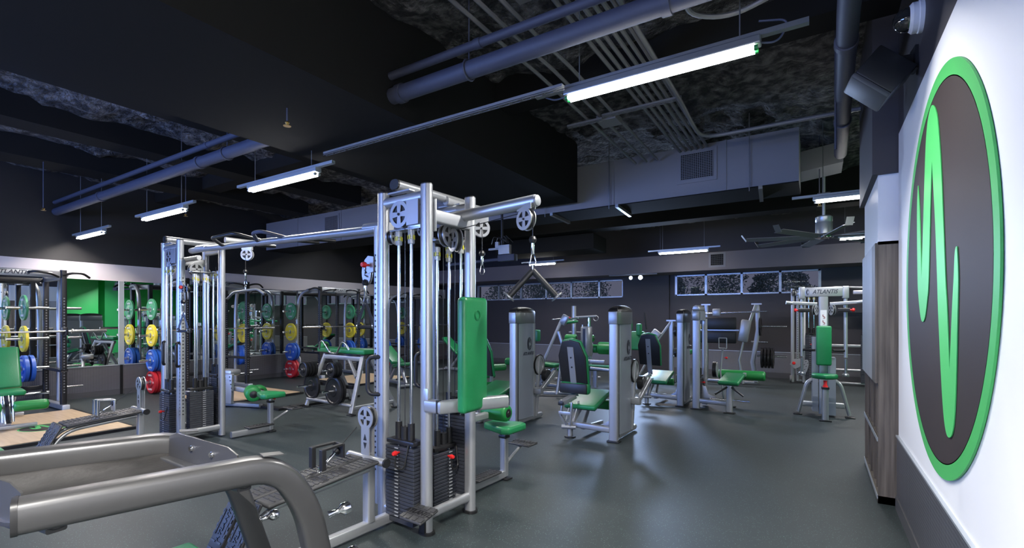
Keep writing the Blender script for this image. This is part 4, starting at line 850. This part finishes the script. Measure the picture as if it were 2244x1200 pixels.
# ================================================================ machines farther back, each on its spot
def disc(t, c, ax, r, th=.05, m=iron, name='weight_plate'):
    c, ax = V(c), V(ax).normalized()
    return G().lathe(c-ax*th/2, ax, [(.03, 0), (r*.36, 0), (r*.42, th*.25), (r*.80, th*.25), (r*.86, 0), (r, th*.1), (r, th*.9), (r*.86, th), (r*.80, th*.75), (r*.42, th*.75), (r*.36, th), (.03, th)], 28).out(name, m, t)
def freeplate(c, ax, r, th, m, lab, grp, name='weight_plate', words=None, num=None):
    """a loose plate on a peg: a thing of its own at its centre"""
    yaw = math.atan2(ax[1], ax[0]) + PI/2
    t = thing(name, lab, 'weight plate', c, yaw, grp)
    p = disc(t, (0, 0, 0), (0, -1, 0), r, th, m, 'disc'); G().lathe((0, -th/2-.003, 0), (0, 1, 0), [(.045, 0), (.045, th+.006)], 20).out('hub', silver_d if m is not iron else iron, t)
    if words:
        for s_, ang in ((1, 0), (-1, PI)): text('lettering', words, r*.23, white, p, (0, -th/2-.0015, s_*r*.62), (-1*-1, 0, 0), (0, 0, 1), .001)
        for s_ in (-1, 1): text('number', num, r*.22, white, p, (s_*r*.62, -th/2-.0015, 0), (1, 0, 0), (0, 0, 1), .001)
    return t
# kneeling curl with rollers
t = thing('hip_machine', 'silver machine with paired green rollers and square pads beyond the nearer seat', 'gym machine', (-4.15, 9.5, 0))
for x in (-.38, .02): G().box((x, .1, .80), (.19, .05, .26), bev=.02).out('side_pad_plate', silver, t); roller(t, (x-.10, 0, 1.03), (x+.16, 0, 1.03), .075)
G().box((-.18, .02, .80), (.11, .05, .36), bev=.01).out('centre_bracket', silver, t); knob(t, (-.18, -.01, .88), (0, -1, 0), .03, .06); G().sweep([(-.4, .05, .78), (.1, .05, .78)], .04).out('cross_bar', silver, t)
G().sweep([(-.35, .12, .02), (-.35, .12, .8)], .06).sweep([(.05, .12, .02), (.05, .12, .8)], .06).out('post', silver, t)
padbox(t, (.20, .0, .42), (.75, .35, .09), name='bench_pad'); G().sweep([(-.3, -.2, .56), (.5, -.2, .56)], .06, .08, 'rect').out('bench_rail', silver, t); G().sweep([(-.3, -.25, .64), (.1, -.25, .64), (.18, -.25, .56)], .035, r=.05).out('hand_rail', silver, t); G().sweep([(.25, -.1, .02), (.25, -.1, .4)], .10, .07, 'rect', up=(0, 1, 0)).out('bench_leg', silver, t)
roller(t, (.22, .15, .82), (.60, .15, .82), .13); roller(t, (-.05, .2, .80), (.2, .2, .80), .09)
t = thing('dip_assist_machine', 'tall machine topped by a chrome post and two narrow green arm pads', 'gym machine', (-4.85, 10.4, 0))
G().sweep([(0, 0, .02), (0, 0, 1.74)], .11, .09, 'oval', up=(0, 1, 0)).out('main_post', silver, t); foot(t, 0, 0)
for x in (-.10, .15, .32): G().sweep([(x, .15, .02), (x, .15, 1.30 if x < .3 else 1.5)], .05 if x < .3 else .09).out('rear_post', chrome, t)
for s_ in (-1, 1):
    M = Matrix.Rotation(R(-25), 4, 'Z') @ Matrix.Rotation(R(-6), 4, 'Y'); padbox(t, (-.15+s_*.17, -.20*s_, 1.36+.0*s_), (.40, .12, .06), M, name='arm_pad', base=False); G().sweep([(-.42+s_*.2, -.1*s_, 1.42), (.2, -.1*s_, 1.46)], .035).out('arm_tube', chrome, t)
knob(t, (-.06, -.05, 1.46), (-1, -.5, 0), .03, .06); G().sweep([(.0, 0, 1.47), (.55, 0, 1.50)], .05).out('top_arm', silver, t); G().torus((.55, 0, 1.45), (0, 1, 0), .06, .01).out('ring', silver_d, t); G().sweep([(-.2, .15, 1.12), (.4, .15, 1.12)], .03).out('brace', silver, t); G().sweep([(-.3, -.4, .05), (-.1, .4, .05), (.5, .4, .05)], .06).out('base_frame', silver, t)
t = thing('plate_loaded_row', 'silver lever machine with slanted arms and black plates beyond the smoked column', 'gym machine', (-4.15, 7.75, 0))
G().sweep([(-.25, .3, .6), (.05, .5, 1.42)], .05, .06, 'rect').sweep([(.0, .45, 1.2), (.25, .45, .5)], .045, .05, 'rect').out('lever_arm', silver, t); G().box((.10, .5, 1.42), (.14, .08, .2), M=Matrix.Rotation(R(30), 4, 'Y'), bev=.03).out('pivot_housing', silver, t)
G().lathe((.38, .9, .72), (0, 0, 1), [(.10, 0), (.11, .02), (.11, .55), (.10, .57)]).out('shock_cover', silver, t); G().box((.38, .79, 1.0), (.05, .01, .5)).out('decal_strip', black, t, smooth=False)
disc(t, (.22, .35, .28), (1, .4, 0), .20, .05, chrome); disc(t, (.34, .38, .27), (1, .4, 0), .20, .05); G().cyl((.1, .3, .28), (.55, .45, .28), .025).out('plate_peg', chrome, t)
G().sweep([(-.3, .2, .05), (.5, .6, .05)], .06, .06, 'rect').sweep([(.1, .2, .05), (.1, .45, .9)], .06).out('base_frame', silver, t); G().sweep([(-.8, .4, .02), (-.8, .4, 1.08)], .10).out('front_post', silver, t); padbox(t, (-.5, .35, 1.12), (.30, .12, .22), name='chest_pad', base=False); padbox(t, (-.55, .2, .60), (.34, .3, .07))
roller(t, (-.95, .1, .62), (-.6, .1, .62), .07); disc(t, (-1.05, .6, 1.05), (1, .3, 0), .16, .04, iron); disc(t, (-1.05, .6, .70), (1, .3, 0), .14, .04, iron); G().sweep([(.3, 1.3, .45), (.9, 1.3, .42)], .07, .06, 'rect').out('rear_beam', silver, t)
t = thing('incline_leg_press', 'plate loaded leg press with wide dark green back pad and head rest', 'gym machine', (-3.35, 10.6, 0))
padbox(t, (-.2, 0, .95), (.62, .09, .42), Matrix.Rotation(R(-12), 4, 'X'), name='back_pad', base=False); padbox(t, (-.30, .02, 1.30), (.26, .09, .24), name='head_rest', base=False)
for s_ in (-1, 1): padbox(t, (-.25+s_*.25, -.02, 1.20), (.10, .14, .26), name='shoulder_pad', base=False)
G().box((.28, .1, 1.03), (.20, .08, .36), M=Matrix.Rotation(R(38), 4, 'Y'), bev=.03).out('sled_shroud', silver, t); G().sweep([(.2, .2, .75), (.62, .3, 1.38)], .07, .06, 'rect').sweep([(.62, .3, .02), (.62, .3, 1.38)], .10, .07, 'rect', up=(0, 1, 0)).box((.62, .3, 1.40), (.2, .08, .03)).out('frame', silver, t)
G().sweep([(-.1, .1, .05), (.25, .2, .75)], .05).sweep([(.62, .3, .05), (-.6, .3, .05)], .07, .06, 'rect').out('brace', silver, t); G().cyl((.1, .2, 1.20), (.05, .2, 1.58), .018).out('hand_grip', black, t)
for z in (1.15, .62): G().cyl((.66, .3, z), (1.02, .3, z), .022).out('plate_peg', steel, t)
disc(t, (.72, .3, 1.17), (1, 0, 0), .12, .05); disc(t, (.72, .3, .70), (1, 0, 0), .10, .05)
t = thing('hack_squat_machine', 'plate loaded machine with two wide black boards and long handles by the back wall', 'gym machine', (-1.75, 11.4, 0))
for z in (1.34, 1.04): G().box((-.16, 0, z), (.86, .07, .27), bev=.03).out('foot_board', black, t)
G().box((-.16, .06, 1.19), (.95, .04, .03)).out('board_bracket', silver, t); G().sweep([(-.5, .05, 1.55), (.1, .05, 1.57), (.85, .05, 1.60)], .035).out('handle_bar', steel, t); G().box((-.14, .05, 1.58), (.16, .1, .16), bev=.02).out('handle_mount', silver, t)
G().box((.42, .05, 1.18), (.20, .10, .48), M=Matrix.Rotation(R(10), 4, 'Y'), bev=.03).out('sled_shroud', silver, t)
G().sweep([(.45, .2, 1.2), (.62, .25, 1.74)], .05, .06, 'rect').sweep([(.62, .3, .05), (.55, .3, .5), (.66, .3, 1.2), (.64, .3, 1.75)], .09, .07, 'rect').box((.63, .28, 1.76), (.2, .08, .03)).sweep([(-.4, .3, .05), (-.4, .3, 1.75)], .09, .07, 'rect', up=(0, 1, 0)).box((-.4, .28, 1.76), (.2, .08, .03)).out('frame', silver, t)
G().sweep([(.4, .05, .95), (.32, .0, .55), (.40, 0, .05)], .05).sweep([(-.4, .3, .05), (.65, .3, .05)], .07, .06, 'rect').out('brace', silver, t)
for z, L in ((1.28, .95), (.94, .68), (.64, .95)): G().cyl((.52 if z > .9 and z < 1 else .64, .3, z), (1.20 if L > .9 else .85, .3, z), .022).out('plate_peg', steel, t)
for k in range(4): disc(t, (.74+.065*k, .3, .60), (1, 0, 0), .22, .05)
disc(t, (.70, .3, 1.27), (1, 0, 0), .2, .04)
G().sweep([(-.7, -.3, .6), (-.72, -.3, .85), (-.60, -.3, .85)], .02).out('stop_handle', silver, t); padbox(t, (-.75, -.2, .70), (.25, .3, .09), name='shoulder_pad')
# ================================================================ benches
def bench(name, label, loc, rz, back=50, seat=12, L=.75, group=None):
    t = thing(name, label, 'bench', (*loc, 0), rz, group)
    G().sweep([(0, -.55, .06), (0, .55, .06)], .06, .07, 'rect').out('base_tube', silver, t)
    for y in (-.55, .55): G().sweep([(-.22, y, .04), (.22, y, .04)], .05, .05, 'rect').out('cross_foot', silver, t)
    G().sweep([(0, -.5, .06), (0, -.25, .40)], .055, .06, 'rect').sweep([(0, .35, .06), (0, -.02, .42)], .055, .06, 'rect').out('support', silver, t)
    padbox(t, (0, -.30, .45), (.30, .34, .07), Matrix.Rotation(R(-seat), 4, 'X'))
    a = R(back); c = V((0, -.08+math.cos(a)*L/2, .48+math.sin(a)*L/2)); M = Matrix.Rotation(a, 4, 'X')
    padbox(t, c, (.30, L, .07), M, name='back_pad'); G().sweep([(0, .30, .12), (0, c.y, c.z-.05)], .04, .05, 'rect').out('back_brace', silver_d, t)
    return t
def decline(name, label, loc, rz):
    t = bench(name, label, loc, rz, 24, -4, .85); G().sweep([(0, -.55, .06), (0, -.62, .62)], .05, .06, 'rect').out('leg_post', silver, t)
    for z in (.60, .30): roller(t, (-.24, -.66, z), (.24, -.66, z), .06)
    return t
incl = bench('incline_bench', 'green incline bench with tapered back at the photo edge beside a maple platform', (-9.15, 1.80), R(84), 62, 0, .60); incl.location.z = .041; incl.scale = (1.25, 1, 1)
for z in (.30,): 
    roller(incl, (-.30, -.62, z), (-.04, -.62, z), .065); roller(incl, (.04, -.62, z), (.30, -.62, z), .065)
G().sweep([(0, -.5, .42), (0, -.6, .30), (0, -.68, .10)], .05, .05, 'rect').sweep([(-.04, -.6, .44), (-.04, -.66, .12)], .02).sweep([(.04, -.6, .44), (.04, -.66, .12)], .02).out('ladder_bracket', chrome, incl); disc(incl, (.1, .1, .38), (1, 0, 0), .10, .03, plate_w, 'pulley_wheel')
# prone row bench with plates
t = thing('chest_supported_bench', 'high flat green bench on splayed silver legs, hung with black plates', 'bench', (-6.45, 5.15, 0), R(-4))
padbox(t, (0, .05, .93), (1.25, .30, .08), name='bench_pad'); roller(t, (-.72, .05, .99), (-.58, .05, .99), .07)
G().sweep([(-.52, -.02, .82), (.5, -.02, .82)], .07, .08, 'rect').out('top_rail', silver, t)
for s_ in (-1, 1):
    G().sweep([(s_*.50, -.02, .86), (s_*.60, -.30, .03)], .065, .06, 'rect').sweep([(s_*.50, .1, .86), (s_*.58, .55, .03)], .065, .06, 'rect').out('leg', silver, t); foot(t, s_*.60, -.30, dx=.12); foot(t, s_*.58, .55, dx=.12)
    G().sweep([(s_*.60, -.28, .10), (s_*.58, .5, .10)], .05, .06, 'rect').out('side_rail', silver, t)
G().sweep([(-.6, -.28, .14), (.6, -.28, .14)], .055).out('floor_rail', silver, t); G().sweep([(.15, -.02, .8), (.52, -.15, .55)], .05, .05, 'rect').out('brace', silver, t); G().sweep([(-.4, -.2, .40), (.5, -.2, .40)], .04, .05, 'box').out('rack_rail', blackm, t)
g = G().sweep([(-.45, -.16, .95), (-.40, -.18, 1.07), (-.33, -.18, 1.09), (-.15, -.16, .90), (.02, -.16, .89), (.20, -.18, 1.08), (.28, -.18, 1.07), (.34, -.16, .96)], .03, r=.04); g.out('bent_grip_bar', steel, t)
for x, z, r_ in ((-.47, .36, .19), (-.44, .63, .13), (.22, .33, .20), (.22, .66, .13)): G().cyl((x, -.2, z), (x-.02, -.52, z), .022).out('plate_peg', chrome, t)
TB = Matrix.Rotation(R(-4), 3, 'Z')
for x, z, r_, n_, lab in ((-.47, .36, .22, 1, 'large black iron plate low on the left peg of the flat green bench'), (-.44, .63, .125, 4, 'small black iron plate on the upper left peg of the flat green bench'), (.22, .34, .22, 2, 'large black iron plate low on the right peg of the flat green bench'), (.22, .66, .12, 3, 'small black iron plate on the upper right peg of the flat green bench')):
    for k in range(n_):
        p = V((-6.45, 5.15, 0)) + TB @ V((x-.01, -.28-.052*k, z-.0))
        freeplate(p, (-.07, -1, 0), r_, .045, iron, lab + (', outermost' if k == n_-1 and n_ > 1 else ', inner one' if n_ > 1 else ''), 'black plates on the flat green bench')
bench('adjustable_bench', 'green adjustable bench behind the flat bench hung with plates', (-7.8, 7.6), R(70), 25)
decline('decline_bench', 'green decline bench with rollers behind the nearer cable tower', (-5.3, 7.2), R(60))
bench('adjustable_bench', 'green adjustable bench nearer the far corner, in front of the farthest rack', (-8.3, 10.4), R(80), 35)
bench('flat_bench', 'green flat bench seen between the posts of the nearer cable tower', (-4.6, 8.9), R(90), 3)
# glute ham bench with roller, beside the maple platform
t = thing('glute_bench', 'grey cast frame bench with a fat green roller beside the second platform', 'bench', (-7.9, 4.35, 0), R(18))
G().box((-.35, 0, .56), (.34, .22, .10), bev=.03).out('foot_carriage', silver, t); G().poly([(-.10, -.28), (.12, -.28), (.14, .20), (-.08, .22), (-.26, -.04), (-.22, -.10)], (-.30, -.08, .34), (1, 0, 0), (0, 0, 1), .06, .01).out('cast_frame', silver, t); g = G()
for k in range(5): g.cyl((-.20+.012*k, -.112, .50-.06*k), (-.20+.012*k, -.116, .50-.06*k), .010, 8)
g.out('adjust_hole', black, t); G().cyl((-.50, -.1, .32), (-.38, -.13, .32), .035).out('pivot_boss', silver, t); G().sweep([(-.2, 0, .30), (.35, 0, .24)], .07, .08, 'rect').out('arm', silver, t)
roller(t, (.02, .25, .24), (.2, .12, .24), .10); roller(t, (.12, .0, .26), (.40, -.26, .26), .115); G().sweep([(-.6, 0, .04), (.3, 0, .04)], .08, .06, 'rect').sweep([(-.5, -.2, .03), (-.5, .2, .03)], .06, .04, 'rect').out('base_tube', silver, t)
# ================================================================ power racks, bars and bumper plates
RN = ['rack at the photo edge', 'rack behind the farther tower', 'middle rack', 'farthest rack']
def rack(y0, y1, lab):
    t = thing('power_rack', lab, 'power rack', (-10.1, y0, 0), 0); W_ = y1-y0; bx = -.85
    for y, s_ in ((0, -1), (W_, 1)):
        for x in (0, bx):
            G().sweep([(x, y, .08), (x, y, 2.21 if x == 0 else 2.14)], .075, .075, 'rect', up=(0, 1, 0)).out('upright', blackm, t)
            g = G()
            for k in range(34): z = .28+.045*k; g.cyl((x+.0375, y, z), (x+.0395, y, z), .011, 8); g.cyl((x, y-.0375, z), (x, y-.0395, z), .011, 8)
            g.out('hole_pattern', duct_l, t)
        G().sweep([(.12, y, .05), (bx-.15, y, .05)], .10, .08, 'rect').out('base_rail', silver, t); G().box((.125, y, .05), (.02, .09, .08), bev=.008).out('end_cap', label_m, t)
        G().sweep([(0, y, 2.10), (bx, y, 2.10)], .06, .09, 'rect').out('top_rail', silver_d, t); G().sweep([(0, y, .62), (bx, y, .62)], .06, .05, 'rect').out('side_brace', blackm, t)
        G().sweep([(.0, y+s_*.03, 2.13), (-.30, y+s_*.06, 2.16), (-.62, y+s_*.12, 2.02), (-.70, y+s_*.13, 1.6), (-.70, y+s_*.13, .05)], .07, r=.22, n=14).out('storage_column', silver, t)
        G().sweep([(.05, y-.02, 2.13), (.08, y+s_*.10, 2.17), (.08, y+s_*.22, 2.17), (.02, y+s_*.32, 2.11)], .036, r=.05).out('side_grip', black, t)
        G().box((.06, y, 1.25), (.06, .07, .12), bev=.01).sweep([(.08, y, 1.20), (.16, y, 1.20), (.16, y, 1.27)], .025, .05, 'rect').out('bar_hook', blackm, t)
    for z in (2.08, .3): G().sweep([(bx, 0, z), (bx, W_, z)], .06, .07, 'rect').out('rear_cross_member', blackm, t)
    hd = G().box((.0, W_/2, 2.14), (.06, W_-.08, .11), bev=.01).out('header', silver, t); text('lettering', 'ATLANTIS', .085, dark_txt, hd, (.032, W_/2, 2.14), (0, 1, 0), (0, 0, 1), .001, .3)
    for s_ in (-1, 1): G().sweep([(.04, W_/2+s_*.18, 2.15), (.16, W_/2+s_*.22, 2.16), (.16, W_/2+s_*.40, 2.14), (.04, W_/2+s_*.52, 2.10)], .036, r=.06).out('chin_grip', black, t)
    for y in (0, W_): G().sweep([(.04, y, .62), (.05, y+.0, .62), (-.05+bx, y, .62)], .045, .04, 'box').out('safety_bar', blackm, t); G().sweep([(0, y, .36), (.0, y+(.24 if y else -.24), .36)], .03).out('band_peg', steel, t); 
    return t
PZ = (1.62, 1.12, .64, .225)
def rack_plates(y, s_, name, side, sel, big=True):
    dat = {0: (plate_g, 'green', 1, .205, .035, '10'), 1: (plate_y, 'yellow', 1, .21, .045, '15'), 2: (plate_b, 'blue', 2, .215, .06, '20'), 3: (plate_r, 'red', 2, .215, .065, '25')}
    for i in sel:
        m, cn, n, r_, th, num = dat[i]
        for k in range(n):
            yy = y + s_*(.22+.075*(n-1-k)+.0) if n > 1 else y + s_*.30
            pos = 'outer ' if (k == 0 and n > 1) else 'inner ' if n > 1 else ''
            freeplate((-10.80, yy, PZ[i]), (0, -1, 0), r_, th, m, '%s%s bumper plate on the %s side of the %s' % (pos, cn, side, name), 'bumper plates on the racks', 'bumper_plate', 'ELEIKO' if (big and k == 0) else None, num)
    if 3 in sel: freeplate((-10.80, y+s_*.12, .42), (0, -1, 0), .12, .03, plate_w, 'small white plate on the %s side of the %s' % (side, name), 'small change plates', 'change_plate')
first = True
for i, (y0, y1) in enumerate(((1.5, 2.68), (4.45, 5.6), (7.35, 8.5), (10.3, 11.45))):
    labs = ['black power rack at the photo edge, behind the incline bench', 'black power rack behind the farther cable tower', 'black power rack whose near peg column carries the clearest coloured plates', 'farthest black power rack, beyond the nearer cable tower']
    t = rack(y0, y1, labs[i])
    for y, s_ in ((0, -1), (y1-y0, 1)):
        s2 = -s_ if (i == 0 and y > 0) else s_
        for z in PZ: G().cyl((-.70, y+s_*.13 if s2 == s_ else y, z), (-.70, y+s2*.50, z), .024).out('plate_peg', steel, t)
        if i == 0 and y > 0:
            for z in PZ[:3]: G().cyl((-.70, y+.13, z), (-.70, y+.42, z), .022).out('plate_peg', steel, t)
            G().lathe((-.70, y+.20, 1.12), (0, 1, 0), [(.05, 0), (.05, .03)]).out('lock_collar', plate_g, t)
    if i == 0: rack_plates(y1-.0, -1, RN[0], 'inner', (0, 1, 2))
    else:
        rack_plates(y0, -1, RN[i], 'near', (0, 1, 2, 3)); rack_plates(y1, 1, RN[i], 'far', (0, 1, 2), False)
    # barbell
    b = thing('barbell', 'steel barbell resting in the hooks of the ' + RN[i], 'barbell', (-9.99, (y0+y1)/2, 1.245), 0, 'barbells on the racks')
    G().cyl((0, -.66, 0), (0, .66, 0), .014).out('shaft', steel, b)
    for s_ in (-1, 1): G().lathe((0, s_*.66, 0), (0, s_, 0), [(.037, 0), (.037, .02), (.025, .022), (.025, .44), (.02, .445)], 18).out('sleeve', steel, b)
    # platform: maple deck with dark rim
    x0, x1 = (-9.85, -7.3); yy0, yy1 = y0-.35, y1+.12
    if i == 0: yy1 = 2.75
    if i < 2 or i == 2:
        p = thing('lifting_platform', ['maple lifting platform with oval green logo at the photo edge', 'maple lifting platform behind the farther cable tower, beside the fat roller', 'maple lifting platform in front of the middle rack'][i], 'platform', (0, 0, 0))
        X1 = (-7.55, -8.35, -8.3)[i]; G().box(((x0+X1)/2, (yy0+yy1)/2, .018), (X1-x0, yy1-yy0, .036)).out('rim', blackm, p, smooth=False); G().box(((x0+X1)/2, (yy0+yy1)/2, .0385), (X1-x0-.10, yy1-yy0-.10, .005)).out('deck', maple, p, smooth=False)
        if i == 0:
            lg = G().lathe((-8.45, (yy0+yy1)/2+.12, .041), (0, 0, 1), [(.26, 0), (.26, .001)], 40).out('logo_disc', logo_d, p, smooth=False); g = G().ring((-8.45, (yy0+yy1)/2+.12, .0425), (0, 0, 1), .245, .262, .001, 40)
            g.poly([(a*.24, b_*.24) for a, b_ in wv], (-8.45, (yy0+yy1)/2+.12, .0428), (0, -1, 0), (-1, 0, 0), .001).out('logo_wave', logo_g, p, smooth=False)
for i, x in enumerate((-8.9,)):
    tag(G().sweep([(-8.35, 4.5, .02), (-7.2, 4.5, .02), (-7.2, 6.0, .02), (-8.35, 6.0, .02)], .12, .035, 'box').out('rubber_ramp', blackm, smooth=False), 'low black rubber border frame laid beside the second maple platform', 'floor edging')
# chain hanging on the middle rack
g = G()
for k in range(26):
    z = 1.52-.042*k; g.torus((-10.80, 7.20, z), (1, 0, 0) if k % 2 else (0, 1, 0), .024, .006, 10)
o = tag(g.out('lifting_chain', alum), 'steel chain hanging beside the coloured plates of the middle rack', 'chain')
# ================================================================ beyond the cabinet and behind the camera: seen in the mirrors
def simple_tower(label, loc, rz):
    t = thing('weight_machine', label, 'gym machine', (*loc, 0), rz, 'machines along the green side wall'); shroud(t, 1.36)
    padbox(t, (.55, .25, .45), (.4, .4, .07)); padbox(t, (.78, .25, .78), (.07, .36, .55), Matrix.Rotation(R(14), 4, 'Y'), name='back_pad', base=False); G().sweep([(.05, .25, .06), (.95, .25, .06)], .06, .07, 'rect').sweep([(.55, .25, .06), (.55, .25, .42)], .06).out('frame', silver, t); G().sweep([(.2, .0, .9), (.35, -.15, 1.0), (.5, -.15, .8)], .04, r=.05).out('movement_arm', silver, t)
    return t
tw = simple_tower('pale weight machine by the green side wall, the first seen in the mirror', (4.3, 7.0), PI)
for k, (x, y, s_) in enumerate(((4.3, 8.2, 'second'), (4.3, 9.4, 'third'), (2.0, 7.0, 'fourth'), (4.3, 10.6, 'fifth'))):
    dup(tw, (x, y, 0), PI, 'pale weight machine by the green side wall, the %s seen in the mirror' % s_)
def dbell(lab, loc, grp):
    t = thing('dumbbell', lab, 'dumbbell', loc, R(90), grp); G().cyl((-.06, 0, 0), (.06, 0, 0), .015, 8).out('handle', chrome, t)
    for s_ in (-1, 1): G().lathe((s_*.06, 0, 0), (s_, 0, 0), [(.055, 0), (.06, .01), (.06, .08), (.05, .09)], 12).out('head', iron, t)
    return t
t = thing('dumbbell_rack', 'two tier silver dumbbell rack on the green side wall', 'rack', (5.6, 11.3, 0))
for z, x in ((.55, -.1), (.95, .05)): G().box((x, 0, z), (.35, 2.2, .03)).out('shelf', silver, t, smooth=False)
for y in (-1.05, 1.05): G().sweep([(.15, y, .02), (.15, y, 1.0)], .06, .06, 'rect', up=(0, 1, 0)).sweep([(-.25, y, .03), (.2, y, .03)], .05).out('frame', silver, t)
for k in range(18):
    z, x = ((.65, 5.5), (1.05, 5.65))[k // 9]; dbell('round headed black dumbbell on the silver two tier rack', (x, 10.4+.22*(k % 9), z-.022), 'dumbbells on the two tier rack')
